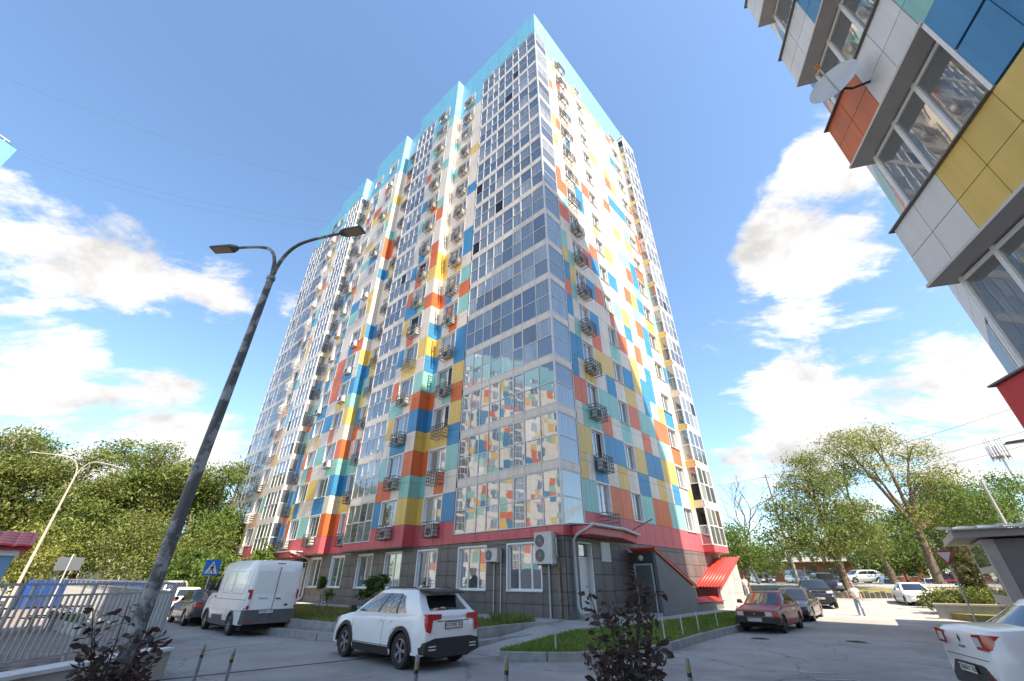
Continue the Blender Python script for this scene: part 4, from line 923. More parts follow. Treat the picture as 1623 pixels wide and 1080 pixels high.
        def patch(nm, s0, s1, h0, h1, mt, off=.007, nsd=8, nh=4, slant=(0, 0)):
            q = MB(); 
            for j in range(nh+1):
                for i in range(nsd+1):
                    h = lerp(h0, h1, j/nh); ss = lerp(s0+slant[0]*j/nh, s1+slant[1]*j/nh, i/nsd); q.v.append(tuple(shn(ss, h, off)))
            q.f = [(j*(nsd+1)+i, j*(nsd+1)+i+1, (j+1)*(nsd+1)+i+1, (j+1)*(nsd+1)+i) for j in range(nh) for i in range(nsd)]; q.m = [0]*len(q.f)
            o = q.build(nm, mt, root, smooth=True); return o
        patch('windshield', 3.07, 3.93, .05, .92, cglass); patch('rear_window', *rw, cglass)
        if sidewin:
            for a, b in side:
                patch('side_window', a, b, .05, .88, glass); patch('side_window', 3-b, 3-a, .05, .88, glass)
            if s3: patch('side_window', s3[0], s3[1], .10, .80, glass, slant=(0, -.05)); patch('side_window', 3-s3[1], 3-s3[0], .10, .80, glass, slant=(.05, 0)); patch('pillar_trim', side[1][1], s3[0], .05, .85, M['black'], .006)
            patch('pillar_trim', side[0][1], side[1][0], .05, .88, M['black'], .006); patch('pillar_trim', 3-side[1][0], 3-side[0][1], .05, .88, M['black'], .006)
    body = m.build('body', paint, root, smooth=42)
    MB().box(-L/2+.25, L/2-.25, -hw*.82, hw*.82, .19, .6).build('underbody', under, root)
    for c in (xf, xr): pass
    # side patches
    def spatch(nm, poly, mt, off=.005, th=.004, both=True, parent=None):
        for sgn in ((1, -1) if both else (1,)):
            q = MB(); pts = [(x, sgn*(surf_y(x, z)+off), z) for x, z in poly]; k = len(pts); cx_ = sum(p[0] for p in pts)/k; cz_ = sum(p[2] for p in pts)/k
            q.extr(pts, (0, -sgn*(th+off), 0)); q.build(nm, mt, parent or root)
    clad_mat = clad_mat or M['black']
    def seam_line(pts, w_=.014, both=True, closed=False, parent=None, nm='gap_and_edge_line'):
        P = list(pts)+([pts[0]] if closed else [])
        for sgn in ((1, -1) if both else (1,)):
            q = MB()
            for (x0, z0), (x1, z1) in zip(P, P[1:]):
                n_ = max(1, int(math.hypot(x1-x0, z1-z0)/.12)); dx, dz = x1-x0, z1-z0; l_ = math.hypot(dx, dz); ox, oz = -dz/l_*w_/2, dx/l_*w_/2
                for k in range(n_):
                    a, b = k/n_, (k+1)/n_; xa_, za_, xb_, zb__ = x0+dx*a, z0+dz*a, x0+dx*b, z0+dz*b
                    q.add([(x, sgn*(surf_y(x, z)+.0035), z) for x, z in ((xa_+ox, za_+oz), (xb_+ox, zb__+oz), (xb_-ox, zb__-oz), (xa_-ox, za_-oz))], [(0, 1, 2, 3)])
            q.build(nm, seam_m, parent or root)
    if clad:      # wheel-arch mouldings and sill mouldings
        for c in (xf, xr):
            for sgn in (1, -1):
                q = MB(); k = 20; 
                for i in range(k+1):
                    a = math.pi*i/k; 
                    for rr_ in (ra-.012, ra+clad):
                        x = c+rr_*math.cos(a); z = wr+rr_*math.sin(a)*1.0; z = max(z, sill-.02)
                        for oo in (.016,): q.v.append((x, sgn*(surf_y(min(max(x, -L/2), L/2), z)+oo), z))
                    x = c+(ra-.012)*math.cos(a); z = wr+(ra-.012)*math.sin(a); q.v.append((x, sgn*(surf_y(x, max(z, sill))-.08), z))
                q.f = [(i*3, i*3+1, i*3+4, i*3+3) for i in range(k)] + [(i*3+2, i*3, i*3+3, i*3+5) for i in range(k)]; q.m = [0]*len(q.f)
                q.build('arch_trim', clad_mat, root, smooth=40)
        spatch('sill_trim', [(xr+ra+.05, sill-.02), (xf-ra-.05, sill-.02), (xf-ra-.09, sill+.15), (xr+ra+.09, sill+.15)], clad_mat, .014)
    ty, ri = wheel_meshes(wr, .205, spokes, dark_rim)
    for x in (xf, xr):
        for sgn in (1, -1):
            w_ = obj('wheel', ty, root, (x, sgn*(hw-.125), wr), 0 if sgn < 0 else math.pi); obj('rim', ri, w_)
            MB().box(x-ra+.02, x+ra-.02, sgn*(hw-.55) if sgn > 0 else -(hw-.3), (hw-.3) if sgn > 0 else -(hw-.55), .2, wr+ra-.03).build('wheel_well', under, root)
    if detail:
        zt_m = ztop(0)
        zb0 = sill+.17
        if gh:
            xm = (xa+xd)/2-.02; x1_ = xa-.10; x2_ = xr+.30
            seam_line([(x1_, zt_m-.03), (x1_-.02, .55), (x1_+.02, zb0), (xm, zb0), (xm-.01, .6), (xm, zt_m-.03)]); seam_line([(xm, zb0), (xr+ra+.10, zb0), (x2_+.12, wr+.36), (x2_-.06, .8), (x2_-.10, zt_m-.02)])
        for x in (((xa+xd)/2+.16, xr+.55) if gh else ()):
            spatch('door_handle', [(x-.1, zt_m-.16), (x+.1, zt_m-.16), (x+.1, zt_m-.125), (x-.1, zt_m-.125)], paint if not dark_rim else chrome, .028, .02)
    if mirrors and gh:
        for sgn in (1, -1):
            y = sgn*(wb_+.02); q = MB().hull([(xa-.22, y, zb_+.02), (xa-.08, y, zb_+.02), (xa-.10, y+sgn*.22, zb_+.03), (xa-.22, y+sgn*.2, zb_+.03), (xa-.1, y+sgn*.05, zb_+.17), (xa-.1, y+sgn*.2, zb_+.16), (xa-.24, y+sgn*.06, zb_+.16), (xa-.24, y+sgn*.19, zb_+.15)])
            q.build('mirror', clad_mat if clad else paint, root, smooth=50)
    # lamps
    z0, z1 = tailz; h0, h1 = headz
    for sgn in (1, -1):
        yb = sgn*wid(-L/2+.02)*.96
        def tl(nm, pts, mt): MB().hull(pts).build(nm, mt, root, smooth=30)
        if lamps == 'crossover':
            yo = sgn*(surf_y(-L/2+.25, z1)+.012)
            tl('tail_lamp', [(-L/2-.012, yb*.50, z1), (-L/2-.012, yb*.50, z1-.10), (-L/2-.012, yb, z1+.01), (-L/2-.012, yb, z1-.13), (-L/2+.42, yo, z1+.0), (-L/2+.36, yo, z1-.06)], tail)
            tl('tail_lamp', [(-L/2-.012, yb*.80, z1-.1), (-L/2-.014, yb*.86, z0-.06), (-L/2-.012, yb, z1-.1), (-L/2-.01, yb, z0-.03), (-L/2+.18, yo, z1-.07), (-L/2+.12, yo, z0+.03)], tail)
        elif lamps == 'van':
            yo = sgn*(surf_y(-L/2+.1, z1)+.01)
            for a, b, mt in ((z0, z0+.12, tail), (z0+.12, z0+.32, clearl), (z0+.32, z1, tail)):
                tl('tail_lamp', [(-L/2-.02, sgn*hw*.80, a), (-L/2-.02, sgn*hw*.80, b), (-L/2-.02, yb, a), (-L/2-.02, yb, b), (-L/2+.12, yo, a), (-L/2+.12, yo, b)], mt)
        else:
            yo = sgn*(surf_y(-L/2+.28, z1)+.012)
            tl('tail_lamp', [(-L/2-.015, yb*.62, z1-.02), (-L/2-.015, yb*.66, z0), (-L/2-.015, yb, z1), (-L/2-.015, yb, z0), (-L/2+.34, yo, z1-.02), (-L/2+.2, yo, z0+.05)], tail)
            if lamps == 'logan': tl('reverse_lamp', [(-L/2-.022, yb*.66, z1-.05), (-L/2-.022, yb*.68, z0+.04), (-L/2-.022, yb*.9, z1-.05), (-L/2-.022, yb*.92, z0+.05)], clearl)
        yb = sgn*wid(L/2-.02)*.95; yo = sgn*(surf_y(L/2-.28, h1)+.012)
        tl('headlight', [(L/2+.012, yb*.55, h1-.03), (L/2+.012, yb*.58, h0), (L/2+.006, yb, h1), (L/2+.006, yb, h0), (L/2-.30, yo, h1+.03), (L/2-.22, yo, h0+.05)] if lamps != 'box' else [(L/2+.012, yb*.58, h1), (L/2+.012, yb*.58, h0), (L/2+.012, yb*.92, h1), (L/2+.012, yb*.92, h0), (L/2-.02, yb*.58, h1), (L/2-.02, yb*.92, h0)], clearl)
        if lamps == 'box': tl('turn_signal', [(L/2+.012, yb*.93, h1), (L/2+.012, yb*.93, h0), (L/2-.01, yb*1.02, h1), (L/2-.01, yb*1.02, h0), (L/2-.2, sgn*(surf_y(L/2-.2, h1)+.01), h1), (L/2-.2, sgn*(surf_y(L/2-.2, h0)+.01), h0)], amber)
    if grille:
        wg = wid(L/2)*.52; MB().hull([(L/2+.014, s*wg*q, z) for s in (1, -1) for q, z in ((1, h1-.02), (.92, h0+.0))]+[(L/2-.05, 0, h0+.05)]).build('grille', M['black'], root)
        MB().hull([(L/2+.012, s*wg*1.25, z) for s in (1, -1) for z in (.27, .42)]+[(L/2-.05, 0, .35)]).build('air_intake', M['black'], root)
        MB().box(L/2+.014, L/2+.022, -.05, .05, (h0+h1)/2-.03, (h0+h1)/2+.05).build('emblem', chrome, root)
    if plate:
        sx = -1 if plate_rear else 1; xx = sx*(L/2+.016)
        p = MB().box(min(xx, xx+sx*.008), max(xx, xx+sx*.008), -.26, .26, plate_z-.056, plate_z+.056).build('number_plate', platem, root)
        fr = MB(); 
        for y0_, y1_, a, b in ((-.272, .272, plate_z-.07, plate_z-.057), (-.272, .272, plate_z+.057, plate_z+.07), (-.272, -.261, plate_z-.057, plate_z+.057), (.261, .272, plate_z-.057, plate_z+.057)): fr.box(min(xx, xx+sx*.012), max(xx, xx+sx*.012), y0_, y1_, a, b)
        fr.build('plate_frame', platek, p)
        Xp = Matrix.Translation((xx+sx*.010, 0, plate_z)) @ Matrix.Rotation(R(-90 if sx < 0 else 90), 4, 'Z') @ Matrix.Rotation(R(90), 4, 'X')
        text_obj('plate_text', plate, .105, platek, p, Xp)
    if rails and gh:
        for sgn in (1, -1): MB().tube([(xb-.1, sgn*wt*.86, zr+.03), (xb-.25, sgn*wt*.86, zr+.075), (xc+.25, sgn*wt*.86, zr+.075), (xc+.1, sgn*wt*.86, zr+.03)], .018, 8).build('roof_rail', M['black'], root, smooth=50)
    root['_dims'] = 0; del root['_dims']
    return root, dict(seam=seam_line, surf_y=surf_y, wid=wid, spatch=spatch, L=L, hw=hw, xr=xr, xf=xf)
def heading_of(a, b): return math.atan2(b[1]-a[1], b[0]-a[0])
wpaint = mat('white_paint', (.78, .78, .77), .28, coat=.6, var=.02, vscale=2); gpaint = mat('grey_paint', (.055, .058, .065), .3, metal=.4, coat=.8); rpaint = mat('faded_red_paint', (.27, .012, .016), .4, coat=.25, var=.12, vscale=2.5)
brpaint = mat('brown_paint', (.085, .055, .045), .3, metal=.5, coat=.8); kpaint = mat('black_paint', (.02, .022, .028), .25, coat=1); bluep = mat('dark_blue_paint', (.02, .03, .075), .25, coat=1); silv = mat('silver_paint', (.45, .46, .47), .3, metal=.5, coat=.6)

# -- white crossover in front
hd = math.atan2(1.82, -1.94); f_ = Vector((math.cos(hd), math.sin(hd), 0)); lft = Vector((-f_.y, f_.x, 0))
rl = Vector((-2.63, 12.17, 0)); cc_ = rl - lft*.80 + f_*(2.7/2-.02)
suv, S_ = car('parked_car', 'white crossover with roof rails and red lamps parked in the foreground', (cc_.x, cc_.y, GZ), hd, L=4.45, W=1.84, H=1.62, wb=2.70, wr=.355, fo=.88, paint=wpaint, plate='X175ME 761', plate_z=.86,
   top=[(-2.225, .96), (-2.12, 1.12), (-1.6, 1.11), (.6, 1.04), (1.2, 1.02), (1.9, .92), (2.225, .72)], gh=(1.10, .15, -1.50, -2.12, 1.05, 1.555, .875, .63), side=((.06, .38), (.41, .66)), s3=(.685, .80), rw=(1.13, 1.87, .20, .80), clad=.075, lamps='crossover', tailz=(.78, 1.09), headz=(.74, .86), rails=True, glass=cmirr)
def patch_box(root, nm, x0, x1, y0, y1, z0, z1, mt): return MB().box(x0, x1, y0, y1, z0, z1).build(nm, mt, root)
MB().hull([(-2.24, s*y, z) for s in (1, -1) for y, z in ((.82, .56), (.55, .62), (.84, .34), (.5, .25))] + [(-1.95, .88, .5), (-1.95, -.88, .5), (-1.95, .86, .3), (-1.95, -.86, .3)]).build('rear_bumper', M['black'], suv, smooth=30)
for s in (1, -1):
    for z in (.40, .46): patch_box(suv, 'reflector', -2.262, -2.245, s*.62-.1, s*.62+.1, z, z+.025, clearl)
MB().hull([(-1.93, s*.56, 1.55) for s in (1, -1)] + [(-1.48, s*.60, 1.605) for s in (1, -1)] + [(-1.95, s*.54, 1.50) for s in (1, -1)] + [(-1.55, s*.6, 1.54) for s in (1, -1)]).build('spoiler', M['black'], suv, smooth=30)
MB().hull([(-1.35, 0, 1.62), (-1.15, .02, 1.62), (-1.15, -.02, 1.62), (-1.38, 0, 1.69)]).build('antenna', wpaint, suv)
patch_box(suv, 'plate_recess', -2.233, -2.226, -.5, .5, .94, .955, M['black'])

# -- white van
vr = Vector((-10.76, 19.07, 0)); hd = math.atan2(2.22, -2.32); f_ = Vector((math.cos(hd), math.sin(hd), 0)); lft = Vector((-f_.y, f_.x, 0)); cv = vr - lft*.88 + f_*(1.62)
van, V_ = car('delivery_van', 'white high roof delivery van with dark grey bumper parked along the kerb', (cv.x, cv.y, GZ), hd, L=5.5, W=2.06, wb=3.3, wr=.35, fo=1.02, paint=wpaint, sill=.30, top=[(-2.75, 2.34), (-2.6, 2.48), (-.5, 2.52), (.9, 2.45), (1.28, 2.25), (1.95, 1.42), (2.3, 1.25), (2.62, 1.05), (2.75, .85)], gh=None, plate='M930EC 761', plate_z=.78, lamps='van', tailz=(.86, 1.50), headz=(.85, 1.1), cat='van', spokes=6, clad=.05, clad_mat=mat('grey_plastic', (.09, .092, .095), .6, var=.1), detail=False)
gp = MATS['grey_plastic']; sp_ = V_['spatch']
sp_('side_window', [(.95, 1.36), (1.72, 1.34), (1.36, 1.98), (.95, 2.06)], cglass, .02); sp_('panel_recess', [(-2.4, 1.36), (-1.0, 1.36), (-1.0, 2.12), (-2.35, 2.12)], mat('white_paint_shaded', (.73, .73, .72), .3, coat=.6), .004); sp_('panel_recess', [(-.85, 1.36), (.3, 1.36), (.3, 2.12), (-.85, 2.12)], MATS['white_paint_shaded'], .004)  # recess patches lie flat; their shade is put into a darker white
sp_('lower_trim', [(-2.7, .42), (-1.75, .42), (-1.7, .78), (-2.7, .78)], gp, .01); sp_('lower_trim', [(-.55, .33), (.9, .33), (.86, .60), (-.5, .62)], gp, .01)
vs_ = V_['seam']; vs_([(.86, .45), (.86, 2.2)], .012); vs_([(1.85, 1.3), (1.72, .95), (1.62, .72)], .012); vs_([(.30, .5), (.30, 2.22)], .012); vs_([(-.92, .5), (-.92, 2.22)], .012)
for a_, b_ in ((-2.4, -1.0), (-.85, .24)): vs_([(a_, 1.36), (b_, 1.36), (b_, 2.12), (a_+.05, 2.12)], .010, True, True)  # dark outlines drawn in place of the shade along the recess edges
vs_([(-2.65, 1.16), (1.6, 1.16)], .012); vs_([(-2.65, .80), (-1.7, .80)], .012)
sp_('door_handle', [(.98, 1.2), (1.18, 1.2), (1.18, 1.25), (.98, 1.25)], M['black'], .02)
MB().hull([(-2.765, s*.92, z) for s in (1, -1) for z in (.44, .84)] + [(-2.6, s*1.0, z) for s in (1, -1) for z in (.44, .84)]).build('rear_panel', gp, van)
MB().hull([(-2.86, s*.9, z) for s in (1, -1) for z in (.40, .50)] + [(-2.6, s*1.01, z) for s in (1, -1) for z in (.38, .52)]).build('rear_bumper', gp, van, smooth=30)
for s in (1, -1): patch_box(van, 'rear_door_recess', -2.757, -2.75, *(sorted((s*.03, s*.78))), 1.38, 2.12, MATS['white_paint_shaded'])  # flat patches again, recess shade painted as darker white
patch_box(van, 'door_seam', -2.775, -2.76, -.006, .006, .5, 2.28, seam_m); patch_box(van, 'door_handle', -2.80, -2.76, -.24, -.06, 1.18, 1.215, M['black']); patch_box(van, 'brake_light', -2.73, -2.69, -.15, .15, 2.37, 2.405, tail)
text_obj('lettering', 'TRANSIT', .085, gp, van, Matrix.Translation((-2.765, .40, 1.20)) @ Matrix.Rotation(R(-90), 4, 'Z') @ Matrix.Rotation(R(90), 4, 'X'))
MB().lathe([(.07, 0), (.07, .01), (0, .01)], 20, mtx=Matrix.Translation((-2.76, -.5, .98)) @ Matrix.Rotation(R(-90), 4, 'Y') @ Matrix.Diagonal((.5, 1, 1, 1))).build('emblem', bluep, van)
MB().hull([(1.55, 1.02, 1.45), (1.7, 1.02, 1.45), (1.55, 1.26, 1.42), (1.66, 1.26, 1.42), (1.55, 1.08, 1.85), (1.66, 1.24, 1.82)]).build('mirror', M['black'], van, smooth=50)
for s in (1, -1): patch_box(van, 'reflector', -2.868, -2.86, s*.72-.07, s*.72+.07, .43, .475, tail)
PLT = [p for p in van.children if p.name.startswith('number_plate')][0]; PLT.location.x = -.012; PLT.location.y = .18

sedan_top = lambda L, t: [(-L/2, t*.90), (-L/2+.12, t*1.03), (-L/2+.75, t*1.05), (0, t*1.0), (L/2-1.3, t*.98), (L/2-.3, t*.80), (L/2, t*.66)]
hatch_top = lambda L, t: [(-L/2, t*.85), (-L/2+.1, t*1.03), (0, t*1.0), (L/2-1.2, t*.98), (L/2-.28, t*.80), (L/2, t*.66)]
def sedan(label, loc, hd, paint, L=4.6, W=1.8, H=1.45, name='parked_car', plate=None, rear=False, **k):
    t = .93; kw = dict(top=sedan_top(L, t), gh=(L/2-1.32, L/2-2.12, -L/2+1.42, -L/2+.68, t+.02, H-.06, W*.465, W*.355), side=((.06, .44), (.48, .84)), plate=plate, plate_rear=rear, plate_z=.72 if rear else .42); kw.update(k)
    return car(name, label, (loc[0], loc[1], loc[2] if len(loc) > 2 else gz(*loc[:2])), hd, L, W, H, wb=L*.59, wr=.32, fo=L*.195, paint=paint, **kw)
def hatch(label, loc, hd, paint, L=4.0, W=1.72, H=1.47, name='parked_car', plate=None, rear=False, t=.96, **k):
    kw = dict(top=hatch_top(L, t), gh=(L/2-1.12, L/2-1.82, -L/2+.5, -L/2+.12, t+.02, H-.06, W*.465, W*.36), side=((.06, .42), (.46, .80)), plate=plate, plate_rear=rear, plate_z=.75 if rear else .42); kw.update(k)
    return car(name, label, (loc[0], loc[1], loc[2] if len(loc) > 2 else gz(*loc[:2])), hd, L, W, H, wb=L*.62, wr=.32, fo=L*.19, paint=paint, **kw)
# row along the left street
f45 = math.atan2(1.97, -2.0); fv = Vector((math.cos(f45), math.sin(f45), 0)); lv_ = Vector((-fv.y, fv.x, 0))
c = Vector((-15.18, 22.99, 0)) - lv_*.75 + fv*1.37; sedan('dark grey sedan parked between the white van and a white hatchback', (c.x, c.y, GZ), f45, gpaint, 4.7, 1.83, 1.44, plate='O414TT 61', rear=True, tailz=(.74, .95))
c = Vector((-20.21, 28.59, 0)) - lv_*.7 + fv*1.2; hatch('white hatchback parked ahead of the dark grey sedan', (c.x, c.y, GZ), f45, wpaint, 4.1, 1.7, 1.47, plate='E217KH 161', rear=True, tailz=(.80, 1.0))
c = Vector((-27.5, 38.5, 0)); hatch('tall light grey off-roader half hidden behind the big lamp post', (c.x, c.y, GZ), f45, silv, 4.5, 1.85, 1.85, rear=True, t=1.15, tailz=(.9, 1.2))
# red hatch and the cars behind it
fr = Vector((10.78, 19.82, 0)); rr_ = Vector((12.66, 21.84, 0)); hdr = heading_of(rr_, fr); f_ = (fr-rr_).normalized(); lft = Vector((-f_.y, f_.x, 0)); c = (fr+rr_)/2 - lft*.70
red, R_ = car('parked_car', 'old faded red hatchback with black bumpers parked beside the fenced lawn', (c.x, c.y, GZ), hdr, L=4.35, W=1.69, H=1.40, wb=2.62, wr=.30, fo=.82, paint=rpaint, top=[(-2.175, .86), (-2.05, .95), (-.9, .93), (.75, .91), (1.9, .80), (2.175, .74)], gh=(.85, .12, -1.25, -1.98, .93, 1.345, .78, .60), side=((.05, .40), (.44, .74)), plate='M937AA 61', plate_rear=False, plate_z=.46, lamps='box', headz=(.58, .72), spokes=6, dark_rim=True, grille=False)
MB().box(2.17, 2.19, -.40, .40, .58, .72).build('grille', M['black'], red); MB().hull([(2.26, s*.74, z) for s in (1, -1) for z in (.36, .54)] + [(1.9, s*.86, z) for s in (1, -1) for z in (.36, .54)]).build('bumper', M['black'], red, smooth=30)
MB().hull([(-2.24, s*.74, z) for s in (1, -1) for z in (.36, .54)] + [(-1.9, s*.86, z) for s in (1, -1) for z in (.36, .54)]).build('bumper', M['black'], red, smooth=30)
[p for p in red.children if p.name.startswith('number_plate')][0].location.x = .08
MB().box(2.19, 2.2, -.03, .03, .62, .69).build('emblem', chrome, red)
b1, b2 = Vector((15.2, 24.93, 0)), Vector((17.1, 27.2, 0)); hb = heading_of(b2, b1); f_ = (b1-b2).normalized(); lft = Vector((-f_.y, f_.x, 0)); c = b1 - f_*1.36 - lft*.76
sedan('dark brown sedan with a dull rear door parked right behind the red hatchback', (c.x, c.y, GZ), hb, brpaint, 4.6, 1.8, 1.47, plate='H523PO 161', headz=(.66, .80))
hatch('black crossover with pale number plate facing the camera behind the brown sedan', (21.0, 33.2, gz(21, 33.2)), R(-118), kpaint, 4.5, 1.83, 1.62, t=1.05, plate='A846EE 161', headz=(.82, .97), plate_z=.55)
hatch('dark blue estate car parked beyond the black crossover', (28.6, 43.4, gz(28.6, 43.4)), R(-112), bluep, 4.7, 1.82, 1.6, t=1.0)
hatch('black hatchback seen over the roof of the red car', (31.5, 59.5, gz(31.5, 59.5)-.35), R(-100), kpaint, 4.2, 1.75, 1.45)
hatch('black off-roader seen above the brown sedan', (36.5, 60.5, gz(36.5, 60.5)-.3), R(-105), kpaint, 4.6, 1.9, 1.75, t=1.1)
# cars across the drive
sedan('white estate car with a wide dark grille facing the camera by the hedge', (28.9, 34.6, .14), R(-118), wpaint, 4.65, 1.81, 1.47, plate='T709CB 161', headz=(.62, .74))
hatch('white crossover parked just left of the white estate car', (39.5, 49.6, .3), R(-118), wpaint, 4.4, 1.8, 1.65, t=1.05, headz=(.8, .95))
hatch('white hatchback parked behind the white estate car and the hedge', (46.5, 52.5, .5), R(-125), wpaint, 4.2, 1.78, 1.5)
hatch('dark blue and red van nose behind the yield sign', (54.5, 58.8, .75), R(-135), mat('red_paint', (.30, .03, .03), .3, coat=.8), 4.4, 1.85, 1.8, t=1.1, name='parked_van', cat='van')
hatch('silver estate car side on along the far road', (42.5, 57.5, 1.42), R(180), silv, 4.6, 1.76, 1.47, headz=(.66, .8))
# white saloon at the right edge
fl = Vector((math.cos(R(-20)), math.sin(R(-20)), 0)); c = Vector((9.9, 8.1, 0))
lg, G_ = sedan('white saloon seen from behind at the right edge of the picture', (c.x, c.y, GZ), math.atan2(fl.y, fl.x), wpaint, 4.35, 1.73, 1.52, plate='Y368AY 761', rear=True, lamps='logan', tailz=(.80, 1.02), plate_z=.50, top=[(-2.175, .96), (-2.1, 1.06), (-1.5, 1.10), (0, 1.03), (.9, 1.0), (1.85, .84), (2.175, .7)], gh=(.87, .12, -.85, -1.52, 1.05, 1.455, .80, .62))
MB().hull([(-2.2, s*.66, z) for s in (1, -1) for z in (.24, .36)] + [(-2.2, s*.42, .58) for s in (1, -1)] + [(-1.95, s*.8, .24) for s in (1, -1)] + [(-1.95, s*.8, .36) for s in (1, -1)]).build('rear_bumper', mat('bumper_grey', (.06, .06, .062), .6), lg, smooth=30)
patch_box(lg, 'boot_seam', -2.181, -2.17, -.64, .64, .655, .664, seam_m)
dm = MB().hull([(-2.185, y, z) for y, z in ((0, .98), (.035, .915), (0, .85), (-.035, .915))] + [(-2.178, 0, .915)]); dm.build('emblem', M['black'], lg)
[p for p in lg.children if p.name.startswith('number_plate')][0].location.x = -.035
text_obj('lettering', 'LOGAN', .06, M['black'], lg, Matrix.Translation((-2.184, .0, .80)) @ Matrix.Rotation(R(-90), 4, 'Z') @ Matrix.Rotation(R(90), 4, 'X'))
patch_box(lg, 'reflector', -2.20, -2.19, -.62, -.44, .40, .445, tail)
patch_box(lg, 'plate_strip', -2.222, -2.21, -.26, .26, .425, .445, mat('yellow_strip', (.55, .38, .05), .5))

# ================================================================ VEGETATION
def leaves_mesh(name, C, S, size, mt, flat=.55, rs=None, shape='leaf'):
    """C: clump centres (n,3), S: spread per clump; every leaf a small folded rhomb"""
    rs = rs or rng; n = len(C); nrm = rs.normal(size=(n, 3)); nrm[:, 2] = np.abs(nrm[:, 2])*flat+.25; nrm /= np.linalg.norm(nrm, axis=1)[:, None]
    t = rs.normal(size=(n, 3)); t -= nrm*np.sum(t*nrm, 1)[:, None]; t /= np.linalg.norm(t, axis=1)[:, None]; b = np.cross(nrm, t)
    s = (size*np.clip(rs.lognormal(-.1, .38, n), .4, 1.9))[:, None]; w = .42
    fold = nrm*s*.16
    V = np.stack([C-t*s*.5, C+b*s*w*.5+fold-t*s*.05, C+t*s*.5-nrm*s*.12, C-b*s*w*.5+fold-t*s*.05], 1).reshape(-1, 3)
    me = bpy.data.meshes.new(name); q = np.arange(n)*4
    F = np.stack([q, q+1, q+2, q, q+2, q+3], 1).reshape(-1, 3)
    me.vertices.add(len(V)); me.vertices.foreach_set('co', V.astype(np.float32).ravel()); me.loops.add(F.size); me.loops.foreach_set('vertex_index', F.astype(np.int32).ravel())
    me.polygons.add(len(F)); me.polygons.foreach_set('loop_start', (np.arange(len(F))*3).astype(np.int32)); me.polygons.foreach_set('loop_total', np.full(len(F), 3, np.int32))
    me.update(calc_edges=True); me.materials.append(mt); return me
G_A = leafmat('leaf_green', (.075, .14, .022), (.21, .30, .06), .42); G_B = leafmat('leaf_olive', (.10, .145, .028), (.27, .32, .085), .42); G_C = leafmat('leaf_yellow_green', (.13, .165, .028), (.35, .38, .09), .42); G_D = leafmat('leaf_deep', (.05, .105, .018), (.15, .24, .045), .42)
def tree(label, base, trunk_h, lobes, n_leaf=5000, leaf=.26, mt=None, r0=.22, name='street_tree', seed=0, clump=.55, lean=(0, 0), limbs=True, bark='bark', cat='tree', group=None, per=26):
    """lobes: (dx, dy, z, rx, ry, rz) relative to base, z above base"""
    rs = np.random.default_rng(seed+100); base = Vector(base); root = empty(name, base, 0, label, cat, group)
    topz = max(l[2]+l[5]*.3 for l in lobes); m = MB()
    fork = Vector((lean[0], lean[1], trunk_h)); kn = [Vector((0, 0, -.3)), Vector((lean[0]*.35+rs.normal(0, .05), lean[1]*.35, trunk_h*.5)), fork]
    m.tube(kn, [r0*1.25, r0*.95, r0*.8], 10)
    tips = []
    if limbs:
        for l in lobes:
            c = Vector(l[:3]); mid = fork.lerp(c, .5) + Vector((rs.normal(0, .35), rs.normal(0, .35), .15*(c-fork).length)); m.tube([fork, mid, c], [r0*.62, r0*.4, r0*.14], 7)
            for _ in range(5):
                d = Vector(rs.normal(size=3)); d.z = abs(d.z)*.7; d.normalize(); e = c + Vector((d.x*l[3]*.85, d.y*l[4]*.85, d.z*l[5]*.85)); m.tube([mid.lerp(c, rs.uniform(.2, 1)), c.lerp(e, .5)+Vector(rs.normal(0, .15, 3)), e], [r0*.2, r0*.12, r0*.035], 5)
    m.build('trunk', M[bark], root, smooth=50)
    if n_leaf:
        wt = np.array([l[3]*l[4]*l[5] for l in lobes])**.75; wt /= wt.sum(); nc = max(8, n_leaf//per); k = rs.choice(len(lobes), nc, p=wt); La = np.array(lobes)
        u = rs.normal(size=(nc, 3)); u /= np.linalg.norm(u, axis=1)[:, None]; rad = rs.uniform(.18, 1, nc)**.45; cc = La[k, :3] + u*rad[:, None]*La[k, 3:6]*rs.uniform(.8, 1.12, nc)[:, None]
        sz = clump*rs.uniform(.5, 1.4, nc); idx = rs.integers(0, nc, n_leaf); P = cc[idx] + rs.normal(size=(n_leaf, 3))*sz[idx][:, None]*np.array([1, 1, .62])
        obj('crown', leaves_mesh('crown', P, None, leaf, mt or G_A, rs=rs), root)
    return root
def polar(px, d):      # a bearing as read from the picture, a distance chosen in the place
    a = math.atan2(px-811.5, 751.7); return d*math.sin(a), d*math.cos(a)
def at(px, d, dz=0): x, y = polar(px, d); return (x, y, gz(x, y)+dz)
# --- right of the tower
tree('big dense grey green tree in front of the far road, dark leaning trunk', at(1340, 54), 2.6, [(-4.3, .3, 4.3, 2.2, 2.4, 1.9), (-1.2, -.3, 4.2, 2.6, 2.6, 1.9), (2.6, 0, 4.4, 2.6, 2.6, 2.0), (-3.0, .4, 6.8, 2.3, 2.4, 1.8), (.6, 0, 7.0, 2.6, 2.6, 1.9), (3.6, 0, 6.6, 1.9, 2, 1.6), (-.8, .2, 9.4, 2.2, 2.2, 1.6), (1.7, .2, 9.6, 1.9, 2, 1.4), (.2, 0, 11.6, 1.7, 1.7, 1.1)], 26000, .215, G_B, .36, seed=1)
tree('small bright green tree beside the red annex roof', at(1184, 50), 1.6, [(-1.3, 0, 3.9, 1.9, 1.9, 1.6), (.9, .2, 3.4, 1.7, 1.8, 1.4), (-.3, 0, 5.2, 1.5, 1.5, .9), (-2.2, 0, 2.9, 1.1, 1.3, 1.0)], 10000, .19, G_A, .16, seed=2)
